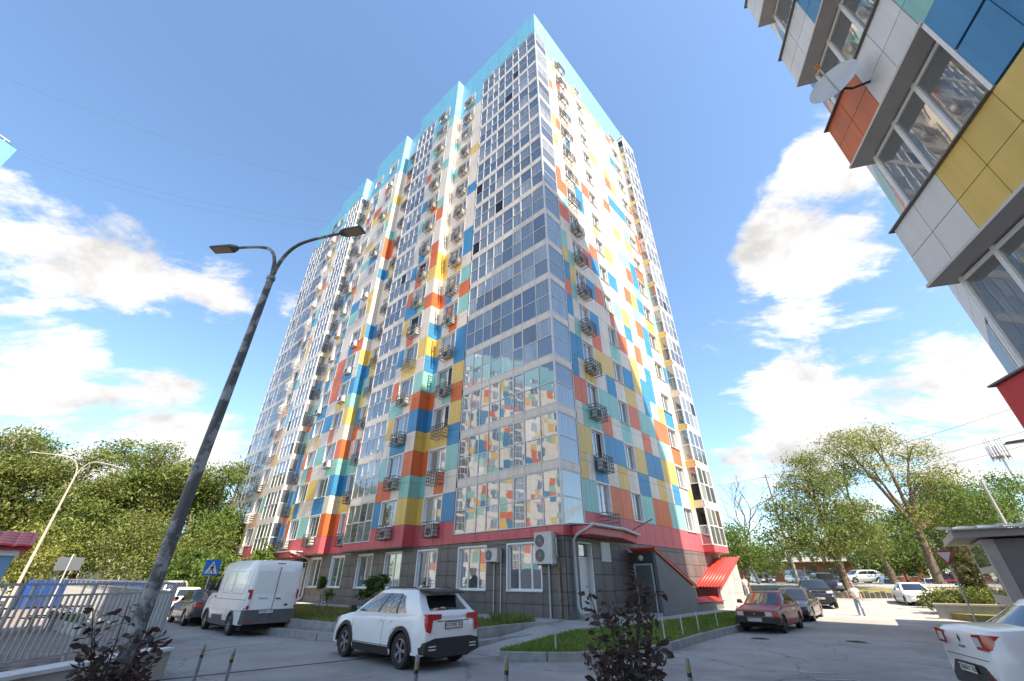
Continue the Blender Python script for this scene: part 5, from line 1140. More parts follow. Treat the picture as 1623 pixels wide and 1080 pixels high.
tree('tall open tree with long forked limbs rising behind the yield sign', at(1488, 62), 4.6, [(-3.6, 0, 13.2, 2.8, 2.6, 1.7), (-.2, .3, 14.2, 2.8, 2.6, 1.5), (3.2, 0, 12.6, 2.4, 2.6, 1.7), (5.2, .2, 9.6, 2.4, 2.4, 1.6), (-1.6, 0, 10.6, 2.2, 2, 1.2), (2.2, 0, 9.4, 2.2, 2, 1.2), (6.0, .2, 6.6, 2.4, 2.4, 1.6), (1.6, 0, 6.2, 2.8, 2.4, 1.4)], 17000, .21, G_C, .36, seed=3, lean=(.3, 0), clump=.6)
tree('half bare tree with dark limbs and low foliage behind the white crossover', at(1418, 61), 3.0, [(-2.2, 0, 9.6, 1.9, 1.9, 1.2), (-.6, 0, 11.2, 1.5, 1.6, .9), (-2.6, 0, 4.6, 2.6, 2.4, 1.7), (.8, -.3, 4.2, 2.8, 2.4, 1.7), (2.6, 0, 5.4, 2.2, 2.2, 1.5)], 11000, .20, G_A, .3, seed=4, lean=(-.3, .2), clump=.5)
for i_, (px, d, h, lab) in enumerate(((1215, 92, 6.5, 'low backdrop tree behind the brown shop'), (1300, 96, 7, 'backdrop tree between the concrete pole and the silver car'), (1372, 88, 6, 'backdrop tree behind the silver estate car'), (1440, 86, 7, 'dark backdrop tree beyond the white crossover'), (1500, 90, 7.5, 'backdrop tree beyond the yield sign'), (1555, 84, 6.5, 'backdrop tree beyond the conifer'), (1625, 90, 8, 'backdrop tree at the far right behind the mast'))):
    tree(lab, at(px, d), 1.5, [(-3.2, 0, h*.45, 2.8, 2, h*.4), (0, 0, h*.55, 3, 2, h*.42), (3.2, 0, h*.45, 2.8, 2, h*.38)], 7000, .28, [G_D, G_A, G_B][i_ % 3], .2, seed=150+i_, clump=.5)
tree('mid green tree right behind the grey pavilion roof', at(1560, 72), 2.6, [(-1.6, 0, 6.2, 3.2, 3, 2.8), (2.4, 0, 6.8, 3.2, 3, 2.8), (.2, 0, 9.2, 2.6, 2.6, 1.6)], 11000, .25, G_D, .3, seed=5)
tree('bright tree at the right edge above the grey pavilion', at(1650, 66), 2.6, [(-2.4, 0, 6.4, 3.2, 3, 2.6), (2, 0, 7.4, 3.4, 3, 2.8)], 10000, .24, G_A, .3, seed=6)
tree('brownish tree between the open tree and the pavilion roof', at(1526, 78), 3, [(-1.5, 0, 6.8, 2.8, 2.8, 2.2), (1.6, 0, 7.2, 2.6, 2.6, 2.2), (0, 0, 9.2, 2, 2, 1.2)], 5000, .32, leafmat('leaf_brownish', (.10, .085, .04), (.18, .16, .08)), .3, seed=7)
bt = at(1203, 60)
def bare_tree():
    rs = np.random.default_rng(8); root = empty('street_tree', bt, 0, 'leafless thin branched tree beside the end bay of the tower', 'tree'); m = MB()
    def grow(p, d, L, r, k):
        q = p + d*L*.5 + Vector(rs.normal(0, .06*L, 3)); e = p + d*L; m.tube([p, q, e], [r, r*.8, r*.6], 6 if k < 2 else 4)
        if k >= 5: return
        for _ in range(3 if k else 4):
            nd = (d + Vector(rs.normal(0, .42, 3))); nd.z = abs(nd.z)*.9+.15; nd.normalize(); grow(e if _ else p+d*L*rs.uniform(.55, .9), nd, L*rs.uniform(.55, .8), r*.55, k+1)
    grow(Vector((0, 0, -.3)), Vector((-.06, 0, 1)), 4.6, .17, 0); m.build('trunk', M['bark2'], root, smooth=50)
bare_tree()
tree('green shrub row tree right of the small bright tree near the wall', at(1212, 66), 1.2, [(-1.4, 0, 2.8, 1.9, 1.8, 1.5), (1.2, 0, 2.4, 1.6, 1.6, 1.2)], 3000, .26, G_A, .12, seed=12)
# --- left wood edge
LT = [(-125, 60, 15.0, G_B), (-40, 62, 15.5, G_A), (35, 58, 14.0, G_B), (112, 60, 16.0, G_A), (178, 57, 15.6, G_B), (232, 60, 13.2, G_C), (286, 56, 13.6, G_A), (335, 62, 15.4, G_B), (378, 66, 18.2, G_D), (420, 74, 15.0, G_D)]
LTN = ['tree cut by the left edge of the picture', 'tall tree above the kiosk roof at the left edge', 'spreading tree right behind the kiosk roof', 'tallest left tree behind the thin double lamp', 'broad tree just right of the thin double lamp', 'yellow green tree left of the dark lamp post', 'green tree cut by the dark lamp post', 'tall tree right of the dark lamp post', 'dark tall tree touching the tower at the left', 'deep green tree hidden behind the tower end']
for i, (px, d, h, mt_) in enumerate(LT):
    rs_ = random.Random(i); h *= .95; lob = [(rs_.uniform(-1.2, 1.2), 0, h*.9, 1.7, 2.0, h*.09)]
    for q in range(8): lob.append((rs_.uniform(-3.6, 3.6), rs_.uniform(-1.5, 1.5), h*rs_.uniform(.36, .82), rs_.uniform(1.3, 2.2), 1.9, rs_.uniform(1.0, 1.7)))
    h *= .93
    tree(LTN[i], at(px, d), h*.26, lob, 15000, .25, mt_, .3, seed=30+i, group=None, clump=.6)
LU = [(30, 53, 'low yellow green tree in front of the blue fence near the kiosk'), (95, 56, 'low leafy tree behind the grey sign back'), (165, 53, 'low olive tree in front of the blue fence'), (228, 57, 'low bushy tree by the foot of the dark lamp'), (282, 54, 'low yellowish tree behind the crossing sign'), (335, 58, 'low tree beside the crossing sign near the tower')]
for i, (px, d, lab) in enumerate(LU):
    rs_ = random.Random(i+60); h = [6.2, 9.2, 7.0, 9.6, 6.6, 8.8][i]; lob = [(rs_.uniform(-2.4, 2.4), rs_.uniform(-1, 1), h*rs_.uniform(.3, .85), rs_.uniform(1.6, 2.3), 2, rs_.uniform(1.2, 1.9)) for q in range(6)]
    tree(lab, at(px, d), 1.4, lob, 9000, .21, [G_C, G_A, G_B, G_C, G_B, G_D][i], .18, seed=50+i)
def bush(label, base, rx, ry, h, n, leaf, mt_, seed, name='bush'):
    return tree(label, base, h*.3, [(-rx*.45, 0, h*.5, rx*.6, ry*.9, h*.45), (rx*.45, 0, h*.5, rx*.6, ry*.9, h*.42), (0, 0, h*.62, rx*.55, ry*.8, h*.38)], n, leaf, mt_, .05, name, seed, clump=.16, cat='bush')
for i, (px, d, lab) in enumerate(((1492, 36.5, 'round clipped bush at the left end of the hedge'), (1518, 37.5, 'round clipped bush in the middle of the hedge'), (1548, 36.5, 'round clipped bush by the pavilion wall'))):
    bush(lab, (*polar(px, d), .28), 1.4, 1.1, .98, 4600, .12, leafmat('hedge_leaf', (.08, .12, .02), (.21, .24, .045)), 70+i)
tree('dark green conifer between the hedge and the pavilion wall', (*polar(1546, 41), .3), .5, [(0, 0, .9, .95, .9, .8), (-.1, 0, 1.9, .8, .8, .8), (-.2, 0, 2.9, .55, .55, .7), (-.3, 0, 3.7, .3, .3, .45)], 5000, .16, leafmat('thuja', (.06, .065, .02), (.14, .13, .04)), .1, seed=80, clump=.18, name='conifer')
bush('green bush at the right edge in front of the pavilion wall', (*polar(1640, 30), .2), .9, .8, 2.6, 2600, .17, G_A, 81)
for i, (u, v, h, lab) in enumerate(((-4.6, 30, 3.6, 'green shrub hiding the far ground floor windows'), (-5.0, 34, 4.2, 'leafy shrub behind the roof of the white van'), (-5.2, 38, 4.0, 'leafy shrub below the far pink band'), (-5.0, 43, 4.6, 'tall shrub at the far end of the tower'), (-2.6, 27.2, 4.0, 'slim green tree beside the far entrance canopy'))):
    bush(lab, tuple(loc2w(u, v, .3)), 1.8 if i < 4 else .8, 1.5, h, 4200, .2, G_D if i % 2 else G_A, 90+i)
def sapling(label, u, v, h, r, n, seed, mt_=G_D, leaf=.10, tr=.5):
    tree(label, tuple(loc2w(u, v, .3)), h*tr, [(0, 0, h*(.5+tr/2), r, r, h*(1-tr)*.5)], n, leaf, mt_, .018, 'sapling', seed, clump=.07, cat='sapling')
sapling('young tree with a narrow crown on the lawn beside the van', -3.6, 14.6, 1.7, .22, 700, 101); sapling('small thin sapling on the lawn near the blue marker', -3.7, 13.4, 1.15, .24, 420, 102, G_A, .09, .35)
tree('rose bush with dark leaves on the lawn behind the white crossover', tuple(loc2w(-3.3, 9.6, .3)), .55, [(0, 0, 1.25, .5, .5, .38), (-.45, .2, .85, .35, .35, .25), (.4, 0, 1.5, .3, .3, .25)], 1500, .13, G_D, .022, 'rose_bush', 103, clump=.1, cat='bush')
# --- dark red leaved shrubs close to the camera
purple = leafmat('purple_leaf', (.013, .010, .012), (.040, .022, .028), .12)
def purple_shrub(label, base, stems, seed, nl=56, leaf=.075):
    rs = np.random.default_rng(seed); root = empty('purple_shrub', base, 0, label, 'shrub'); m = MB(); P = []; T = []
    for (dx, dy, h, bend) in stems:
        a = Vector((rs.normal(0, .03), rs.normal(0, .03), -.02)); tip = Vector((dx, dy, h)); mid = a.lerp(tip, .5)+Vector((dx*-.12, dy*-.12, .06)); m.tube([a, mid, tip], [.012, .008, .003], 6)
        for k in range(nl):
            t = rs.uniform(.22, 1.0); p = (a*(1-t)*(1-t) + mid*2*t*(1-t) + tip*t*t); ang = rs.uniform(0, 6.28); L_ = rs.uniform(.02, .13)*(1.25-t*.7)
            q = p + Vector((math.cos(ang)*L_, math.sin(ang)*L_, L_*rs.uniform(-.3, .9))); P.append(q); T.append((q-p).normalized())
            if L_ > .06: m.tube([p, q], [.0035, .0015], 4)
    m.build('stem', mat('purple_stem', (.05, .03, .028), .7), root)
    lm = MB()
    for q, d in zip(P, T):
        s = leaf*rs.uniform(.55, 1.25); d = (d + Vector(rs.normal(0, .35, 3)) + Vector((0, 0, -.25))).normalized(); b = d.cross(Vector(rs.normal(size=3))).normalized(); nn = b.cross(d)
        o = len(lm.v); pr = [(0, 0, 0), (.25, .20, .05), (.6, .24, .03), (1, 0, -.12), (.6, -.24, .03), (.25, -.20, .05), (.5, 0, -.06)]
        lm.v += [tuple(q + d*(x*s) + b*(y*s) + nn*(z*s)) for x, y, z in pr]; lm.f += [(o, o+1, o+6), (o+1, o+2, o+6), (o+2, o+3, o+6), (o+3, o+4, o+6), (o+4, o+5, o+6), (o+5, o, o+6)]; lm.m += [0]*6
    lo_ = lm.build('leaves', leafmat('purple_leaves', (.028, .030, .020), (.095, .045, .042), .25), root, smooth=True, fix=False)
    return root
random.seed(12)
def stems_for(n, R_, hmin, hmax, seed):
    r = random.Random(seed); return [(R_*math.cos(a)*q, R_*math.sin(a)*q, r.uniform(hmin, hmax), 0) for a, q in ((2*math.pi*i/n + r.uniform(-.3, .3), r.uniform(.35, 1)) for i in range(n))]
purple_shrub('dark purple leaved shrub in the foreground right of centre', (.98, 4.45, .28), stems_for(17, .45, .7, 1.5, 5), 201, 72, .08)
purple_shrub('dark purple leaved shrub in front of the grey railing', (-3.5, 4.6, .22), stems_for(15, .46, .55, 1.3, 8), 202, 72, .08)

# ================================================================ STREET FURNITURE
pole_m = mat('lamp_paint', (.07, .073, .076), .55, c2=(.27, .275, .28), vscale=2.2, lo=.50, hi=.57, detail=6)
def lamp(label, base, hz_, arms, r0, r1, mt_, head=True, name='street_lamp', arm_r=.045):
    root = empty(name, base, 0, label, 'lamp'); B = Vector(base)
    MB().tube([(0, 0, -.2), (0, 0, hz_*.5), (0, 0, hz_)], [r0, (r0+r1)/2, r1], 16).build('pole', mt_, root, smooth=50)
    MB().lathe([(r1*1.15, hz_-.12), (r1*1.3, hz_-.1), (r1*1.3, hz_-.02), (r1, hz_)], 16).build('collar', mt_, root, smooth=40)
    for (tx, ty, tz, rise) in arms:
        T = Vector((tx, ty, tz)); p0 = Vector((0, 0, hz_-.1)); p1 = Vector((tx*.06, ty*.06, hz_+rise*.55)); p2 = Vector((tx*.22, ty*.22, hz_+rise*.98)); p3 = Vector((tx*.5, ty*.5, lerp(hz_+rise*1.12, tz, .35)))
        pts = [p0, p1, p2, p3, T]; S = []
        for i in range(len(pts)-1):
            a = pts[max(0, i-1)]; b = pts[i]; c = pts[i+1]; d = pts[min(len(pts)-1, i+2)]
            for k in range(6): t = k/6; S.append(.5*((2*b)+(-a+c)*t+(2*a-5*b+4*c-d)*t*t+(-a+3*b-3*c+d)*t**3))
        S.append(T); ar = MB().tube(S, [lerp(arm_r*1.25, arm_r*.8, i/(len(S)-1)) for i in range(len(S))], 10).build('arm', mt_, root, smooth=50)
        if head:
            d = (S[-1]-S[-3]).normalized(); X = Matrix.Translation(T) @ d.to_track_quat('X', 'Z').to_matrix().to_4x4()
            h = MB().hull([X @ Vector(p) for p in ((-.12, -.06, -.03), (-.12, .06, -.03), (-.12, -.06, .04), (-.12, .06, .04), (.05, -.15, -.04), (.05, .15, -.04), (.62, -.15, -.04), (.62, .15, -.04), (.05, -.12, .05), (.05, .12, .05), (.6, -.12, .03), (.6, .12, .03))]).build('lamp_head', mat('lamp_head_grey', (.10, .105, .11), .5), root, smooth=30)
            g = MB(); q = [X @ Vector(p) for p in ((.08, -.12, -.043), (.58, -.12, -.043), (.58, .12, -.043), (.08, .12, -.043))]; g.extr(q, X.to_3x3() @ Vector((0, 0, -.008))); g.build('diffuser', mat('lamp_diffuser', (.34, .27, .19), .4), h)
    return root
lamp('tall dark grey double armed street lamp with peeling poster scraps', (-6.62, 8.8, GZ), 9.0, [(-1.45, .05, 10.1, 1.0), (1.95, -.55, 10.1, 1.0)], .135, .085, pole_m)
lamp('thin cream double armed lamp beside the kiosk', (*polar(31, 42), -.1), 8.15, [(2.6, .8, 8.7, .9), (-1.9, -1.9, 9.2, 1.0)], .10, .055, mat('cream_pole', (.42, .39, .32), .6, var=.08), head=False, arm_r=.032)
# bollards
def bollard(label, x, y, ztop_, lean=0):
    r = empty('bollard', (x, y, GZ), 0, label, 'bollard', 'thin bollards along the foreground'); r.rotation_euler = (0, lean, 0); h = ztop_-GZ
    MB().tube([(0, 0, -.1), (0, 0, h-.22)], .03, 12).build('post', mat('bollard_grey', (.20, .205, .21), .55, metal=.3, var=.2, vscale=9), r, smooth=50)
    MB().tube([(0, 0, h-.22), (0, 0, h-.17)], .0315, 12).build('band', M['black'], r, smooth=50); MB().tube([(0, 0, h-.17), (0, 0, h-.09)], .0315, 12).build('band', mat('band_yellow', (.36, .27, .08), .5, c2=(.12, .10, .06), vscale=14), r, smooth=50)
    MB().lathe([(.0315, h-.09), (.0315, h-.015), (.024, h-.003), (0, h)], 12).build('cap', mat('bollard_cap', (.16, .165, .17), .5, c2=(.32, .33, .34), vscale=12), r, smooth=50)
for x, y, z, lab in ((-6.0, 9.9, .62, 'leftmost grey bollard beside the asphalt seam'), (-5.1, 9.35, .62, 'second grey bollard from the left on the drive'), (-1.4, 7.6, .73, 'grey bollard in front of the white crossover rear wheel'), (-.08, 7.5, .735, 'grey bollard left of the central purple shrub'), (1.19, 7.15, .73, 'grey bollard hidden in the central purple shrub'), (2.5, 7.35, .73, 'grey bollard right of the central purple shrub')): bollard(lab, x, y, z)
# low wall with white coping, planter end
cw = empty('planter_wall', (-8.2, 10, 0), 0, 'low beige wall with white coping behind the left purple shrub', 'wall')
cp = [(-8.15, 3.0), (-8.12, 8.3), (-8.05, 9.3), (-7.85, 11.5)]
for a, b in zip(cp, cp[1:]):
    A_, B_ = Vector((a[0]+8.2, a[1]-10, 0)), Vector((b[0]+8.2, b[1]-10, 0)); MB().beam(A_+Vector((0,0,.1)), B_+Vector((0,0,.1)), .34, .45).build('wall_block', mat('beige_wall', (.36, .33, .28), .8, var=.15, vscale=3), cw); MB().beam(A_+Vector((0,0,.36)), B_+Vector((0,0,.36)), .48, .06).build('coping', mat('white_coping', (.60, .61, .60), .6, var=.1, vscale=3), cw)
# terrace behind the railing
terr = mat('terrace_paving', (.20, .155, .14), .85, c2=(.26, .215, .20), vscale=3, bump=.3, bscale=20)
struct(MB().prism([(-8.2, -6), (-8.0, 11.6), (-10.9, 15.9), (-46, 47), (-60, 30), (-40, -6)], GZ-.2, .06).build('terrace', terr))
tr_ = random.Random(2)
# pavers near enough to tell apart
pv = empty('paving', (-11, 12, .06), 0, None, None); pv['kind'] = 'structure'; pav_me = MB().box(-.29, .29, -.14, .14, 0, .012).mesh('paver', mat('paver', (.21, .155, .14), .85, var=.15, vscale=4, rgb_rand=.15))
for i in range(15):
    for j in range(18):
        o = obj('paver', pav_me, pv, (-.2 - i*.6 + (.3 if j % 2 else 0) - .27*j*0, -4.5 + j*.3, 0))
railm = mat('grey_rail_paint', (.36, .365, .365), .5, metal=.2, var=.12, vscale=5)
def railing(label, A, B, z, h, gap=.145, post_every=12, dz=0):
    root = empty('railing', (A[0], A[1], z), 0, label, 'railing'); A = Vector((0, 0, 0)); B = Vector((B[0]-root.location.x, B[1]-root.location.y, dz)); n = int((B-A).length/gap); d = (B-A).normalized()
    up = Vector((0, 0, 1))
    for zz, w in ((h, .05), (h-.22, .04), (.16, .04)): MB().beam(A+up*zz, B+up*zz, w, w).build('rail', railm, root)
    bar = MB().beam((0, 0, .165), (0, 0, h-.225), .035, .035).mesh('bar', railm); short = MB().beam((0, 0, h-.22), (0, 0, h), .03, .03).mesh('stub', railm); pm_ = MB().beam((0, 0, -.1), (0, 0, h-.01), .06, .06).mesh('post', railm)
    for i in range(n+1):
        p = A.lerp(B, i/n); ang = math.atan2(d.y, d.x)
        if i % post_every == 0 or i == n: obj('post', pm_, root, p, ang)
        else:
            obj('bar', bar, root, p, ang)
            if i % 4 == 2: obj('stub', short, root, p, ang)
    return root
railing('near grey metal railing behind the left purple shrub', (-10.75, 5.0), (-10.35, 14.6), .05, 1.56)
railing('grey metal railing receding along the street beside the parked cars', (-10.4, 14.8), (-39, 40.5), .05, 1.58, .2, 10, .22)
# picnic tables and flower boxes on the terrace
wood = mat('red_brown_wood', (.22, .10, .065), .6, var=.2, vscale=6)
def picnic(label, x, y, rz):
    r = empty('picnic_table', (x, y, .06), rz, label, 'table')
    for j in range(5): MB().box(-.9, .9, -.36+j*.145, -.36+j*.145+.135, .74, .78).build('plank', wood, r)
    for s in (-1, 1):
        for j in range(2): MB().box(-.9, .9, s*.72-.14+j*.145, s*.72-.14+j*.145+.13, .44, .475).build('seat_plank', wood, r)
        b = MB()
        for q in (-.62, .62): b.beam((q, s*.3, .74), (q, s*.62, 0), .05); b.beam((q, 0, .42), (q, s*.8, .42), .05)
        b.build('leg', M['pvc_grey'], r)
picnic('brown picnic table at the left edge behind the railing', -18.9, 17.2, R(30)); picnic('brown picnic table next to the flower boxes behind the railing', -17.6, 19.0, R(38))
for i, (x, y) in enumerate(((-19.3, 20.6), (-18.4, 19.8), (-17.4, 19.2), (-16.5, 18.5), (-15.5, 17.7))):
    nm = ['farthest', 'second farthest', 'middle', 'second nearest', 'nearest'][i]
    r = empty('flower_box', (x, y, .06), R(-42), f'white flower box, {nm} of the row on the terrace', 'flower box', 'flower boxes on the terrace')
    MB().box(-.36, .36, -.16, .16, 0, .34).build('box', M['pvc'], r); P = np.random.default_rng(i).normal(0, 1, (260, 3))*np.array([.17, .08, .07])+np.array([0, 0, .42]); obj('plants', leaves_mesh('plants', P, None, .09, G_A), r)
# kiosk with red tile roof
kx, ky = -16.34, 15.14; kd = Vector((kx, ky, 0)).normalized(); ks = empty('kiosk', (kx, ky, -.16), R(47), 'small blue and white kiosk with a red tiled roof at the left edge', 'kiosk')
MB().box(-4.6, 0, 0, 3.6, -.1, .95).build('plinth', mat('sandy_plinth', (.48, .33, .22), .8), ks); MB().box(-4.58, -.02, .02, 3.58, .95, 1.55).build('lower_wall', mat('pale_wall', (.55, .58, .62), .7), ks); MB().box(-4.6, 0, 0, 3.6, 1.55, 2.75).build('wall', mat('kiosk_blue', (.17, .32, .46), .7, var=.05), ks)
MB().box(-4.7, .08, -.08, 3.7, 2.55, 2.8).build('fascia', M['pvc'], ks)
kw = MB(); kw.box(-2.6, -.62, -.05, -.003, 1.75, 1.81); kw.box(-2.6, -.62, -.05, -.003, 2.47, 2.54); kw.box(-2.66, -2.6, -.05, -.003, 1.75, 2.54); kw.box(-.62, -.56, -.05, -.003, 1.75, 2.54)
w_ = kw.build('window', M['pvc'], ks)
for j in range(11): MB().box(-2.59, -.63, -.03, -.012, 1.815+j*.06, 1.868+j*.06).build('blind_slat', mat('brown_blind', (.12, .075, .045), .6, var=.25, vscale=5), w_)
rf = empty('roof', (0, 0, 0)); rf.parent = ks; tile_me = solid
tm = MB(); 
for i in range(7): tm.add([(i/6*.42-.21, 0, .045*math.sin(i/6*math.pi)), (i/6*.42-.21, .42, .045*math.sin(i/6*math.pi)+.03)], [])
tm.f = [(2*i, 2*i+2, 2*i+3, 2*i+1) for i in range(6)]; tm.m = [0]*6; tme = tm.mesh('roof_tile', mat('red_tile', (.46, .022, .018), .4, var=.1), True)
ptch = math.atan2(.5, 1.93)
for r_ in range(5):
    for c_ in range(12):
        o = obj('roof_tile', tme, rf, (.05 - c_*.415, -.28 + r_*.40*math.cos(ptch), 2.80 + r_*.40*math.sin(ptch))); o.rotation_euler = (ptch, 0, 0); solid(o, .012)
MB().extr([(-4.75, -.28, 2.76), (.26, -.28, 2.76), (.26, 1.65, 3.26), (-4.75, 1.65, 3.26)], (0, .02, -.05)).build('roof_deck', mat('red_deck', (.42, .022, .02), .5), rf)
MB().extr([(-4.75, 3.9, 2.76), (.26, 3.9, 2.76), (.26, 1.67, 3.28), (-4.75, 1.67, 3.28)], (0, 0, -.05)).build('roof_slope', MATS['red_deck'], rf)
MB().beam((.25, -.3, 2.80), (.25, 1.66, 3.33), .10, .12).build('verge', MATS['red_tile'], rf)
# signs
def sign_post(root, h, m_=None, r=.03): MB().tube([(0, 0, -.2), (0, 0, h)], r, 10).build('post', m_ or M['lightgrey'], root, smooth=50)
sx, sy = polar(329, 29.6); sg = empty('road_sign', (sx, sy, GZ), R(38), 'blue square pedestrian crossing sign above the parked sedan', 'road sign'); sign_post(sg, 2.75)
sb = mat('sign_blue', (.02, .16, .48), .4); sw = mat('sign_white', (.66, .66, .66), .45)
pb = MB().box(-.36, .36, -.05, -.035, 2.05, 2.77).build('plate', sb, sg)
MB().extr([(-.30, -.0505, 2.12), (.30, -.0505, 2.12), (0, -.0505, 2.70)], (0, -.003, 0)).build('triangle', sw, pb)
wk = MB()
for pts in ([(-.01, 2.50), (.05, 2.50), (.06, 2.55), (.02, 2.585), (-.02, 2.55)], [(-.04, 2.33), (.05, 2.33), (.055, 2.47), (-.02, 2.48)], [(-.13, 2.16), (-.085, 2.16), (.03, 2.34), (-.03, 2.35)], [(.09, 2.16), (.135, 2.16), (.05, 2.36), (.0, 2.34)], [(.04, 2.46), (.13, 2.36), (.11, 2.34), (.02, 2.43)], [(-.02, 2.46), (-.10, 2.38), (-.08, 2.36), (.0, 2.42)]): wk.extr([(x, -.0538, z) for x, z in pts], (0, -.002, 0))
for x in (-.19, -.045, .10): wk.extr([(x, -.0538, 2.135), (x+.085, -.0538, 2.135), (x+.075, -.0538, 2.155), (x+.01, -.0538, 2.155)], (0, -.002, 0))
wk.build('walking_figure', M['black'], pb)
sx, sy = polar(96, 33); sg = empty('road_sign', (sx, sy, 0), R(35), 'grey back of a rectangular sign behind the railing', 'road sign'); sign_post(sg, 2.9); MB().box(-.5, .5, .03, .06, 2.15, 2.75).build('plate', mat('sign_back', (.16, .175, .195), .4, metal=.5), sg)
sx, sy = polar(1517, 30); sg = empty('road_sign', (sx, sy, -.1), R(-42), 'white triangular yield sign with a red border by the hedge', 'road sign'); sign_post(sg, 2.95, mat('post_white', (.5, .5, .49), .5), .035)
pz = 2.8;  q = MB().extr([(-.36, -.05, pz+.22), (0, -.05, pz-.40), (.36, -.05, pz+.22)], (0, -.012, 0)).build('plate', mat('sign_red', (.5, .03, .03), .45), sg); MB().extr([(-.25, -.063, pz+.16), (0, -.063, pz-.27), (.25, -.063, pz+.16)], (0, -.003, 0)).build('inner_triangle', sw, q)
ms = empty('garden_marker', tuple(loc2w(-4.3, 12.6, .32)), R(20), 'small white marker with a blue mark standing on the lawn', 'marker'); sign_post(ms, .34, M['pvc'], .008); mp_ = MB().box(-.1, .1, -.012, -.004, .28, .46).build('plate', mat('marker_face', (.55, .62, .68), .5), ms); MB().box(-.04, .04, -.016, -.012, .34, .41).build('mark', sb, mp_)
# blue fence behind the left trees
bf = empty('blue_fence', (*polar(30, 46), -.1), 0, 'bright blue sheet fence under the left trees', 'fence'); p0, p1 = Vector((*polar(42, 46), 0)), Vector((*polar(335, 49), 0)); nf = 24; bm_ = [mat('fence_blue', (.01, .05, .20), .45, var=.2, vscale=2, rgb_rand=.25)]
for i in range(nf):
    a, b = p0.lerp(p1, i/nf)-bf.location, p0.lerp(p1, (i+1)/nf)-bf.location; a.z = b.z = 0; d = (b-a).normalized(); MB().beam(a+d*.03+Vector((0, 0, .92)), b-d*.03+Vector((0, 0, .92)), .03, 1.84).build('sheet', bm_[0], bf); MB().beam(a, a+Vector((0, 0, 1.88)), .07).build('post', M['steel'], bf)
# grey pavilion at the right
px_, py_ = 18.49, 17.9; pv_ = empty('pavilion', (px_, py_, -.2), R(-40), 'grey clad pavilion with a ribbed metal roof at the right edge', 'building')
gw = mat('grey_cladding', (.19, .19, .195), .6, var=.06, vscale=2)
for i in range(4):
    for z0_, z1_ in ((0, 1.7), (1.7, 3.3)): MB().box(.35+i*1.9+.006, .35+(i+1)*1.9-.006, 0, .06, z0_+.006, z1_-.006).build('panel', gw, pv_)
MB().box(.35, 7.9, .06, 5, -.2, 3.3).build('wall', M['backing'], pv_)
MB().box(.0, .35, -.02, 5, -.2, 3.3).build('side_wall', mat('pav_side', (.42, .40, .38), .6, var=.1), pv_)
for z in (.3, 1.4, 2.4):
    MB().box(-.02, -.002, .5, 4.6, z, z+.75).build('side_pane', GL[1], pv_)
MB().box(-.75, 8.6, -.45, 5.6, 3.36, 3.62).build('eave', mat('eave_grey', (.34, .335, .33), .5), pv_)
MB().extr([(-.8, -.7, 3.62), (8.7, -.7, 3.62), (8.7, 5.7, 4.15), (-.8, 5.7, 4.15)], (0, 0, .04)).build('roof', mat('metal_roof', (.44, .45, .46), .35, metal=.5), pv_)
for i in range(14): MB().beam((-.7+i*.7, -.7, 3.69), (-.7+i*.7, 5.7, 4.22), .05, .06).build('rib', MATS['metal_roof'], pv_)
kb = empty('planter_wall', (*polar(1480, 33), 0), R(-42), 'low concrete planter wall in front of the hedge', 'wall'); MB().box(-.4, 7.5, -.1, .3, -.2, .62).build('wall_block', M['concrete'], kb); MB().box(-.45, 7.6, -.15, .35, .62, .7).build('coping', mat('coping_beige', (.42, .38, .33), .7), kb)
struct(MB().prism([(p.x, p.y) for p in [Vector((*polar(1470, 33.3), 0)), Vector((*polar(1600, 30), 0)), Vector((*polar(1620, 46), 0)), Vector((*polar(1475, 44), 0))]], -.1, .3).build('lawn_bed', soil))
# far road, verge, low wall
vg = MB(); N_ = 40
def ring(d, zoff): return [(d*math.sin(a), d*math.cos(a), gz(d*math.sin(a), d*math.cos(a))+zoff) for a in np.linspace(R(16), R(62), N_)]
for nm_, d0, d1, mt_, zo in (('verge', 49.5, 55.5, soil, .012), ('road', 56.5, 70, mat('sunny_road', (.22, .20, .18), .9, var=.1, vscale=.5), .016), ('verge', 72, 96, soil, .012)):
    A_, B_ = ring(d0, zo), ring(d1, zo); q = MB(); q.v = A_+B_; q.f = [(i, i+1, N_+i+1, N_+i) for i in range(N_-1)]; q.m = [0]*len(q.f); struct(q.build(nm_, mt_, smooth=True))
rw = empty('retaining_wall', (0, 0, 0), 0, 'low stone retaining wall below the far road behind the parked cars', 'wall')
stm = mat('rough_stone', (.12, .105, .09), .9, var=.3, vscale=3, bump=.5, bscale=12); aa = np.linspace(R(29), R(40), 27)
for i in range(26):
    a0, a1 = aa[i]+.0004, aa[i+1]-.0004; d = 49; z = gz(d*math.sin(a0), d*math.cos(a0)); MB().beam((d*math.sin(a0), d*math.cos(a0), z+.16), (d*math.sin(a1), d*math.cos(a1), z+.16), .3, .5+.1*(i % 3)).build('stone', stm, rw)
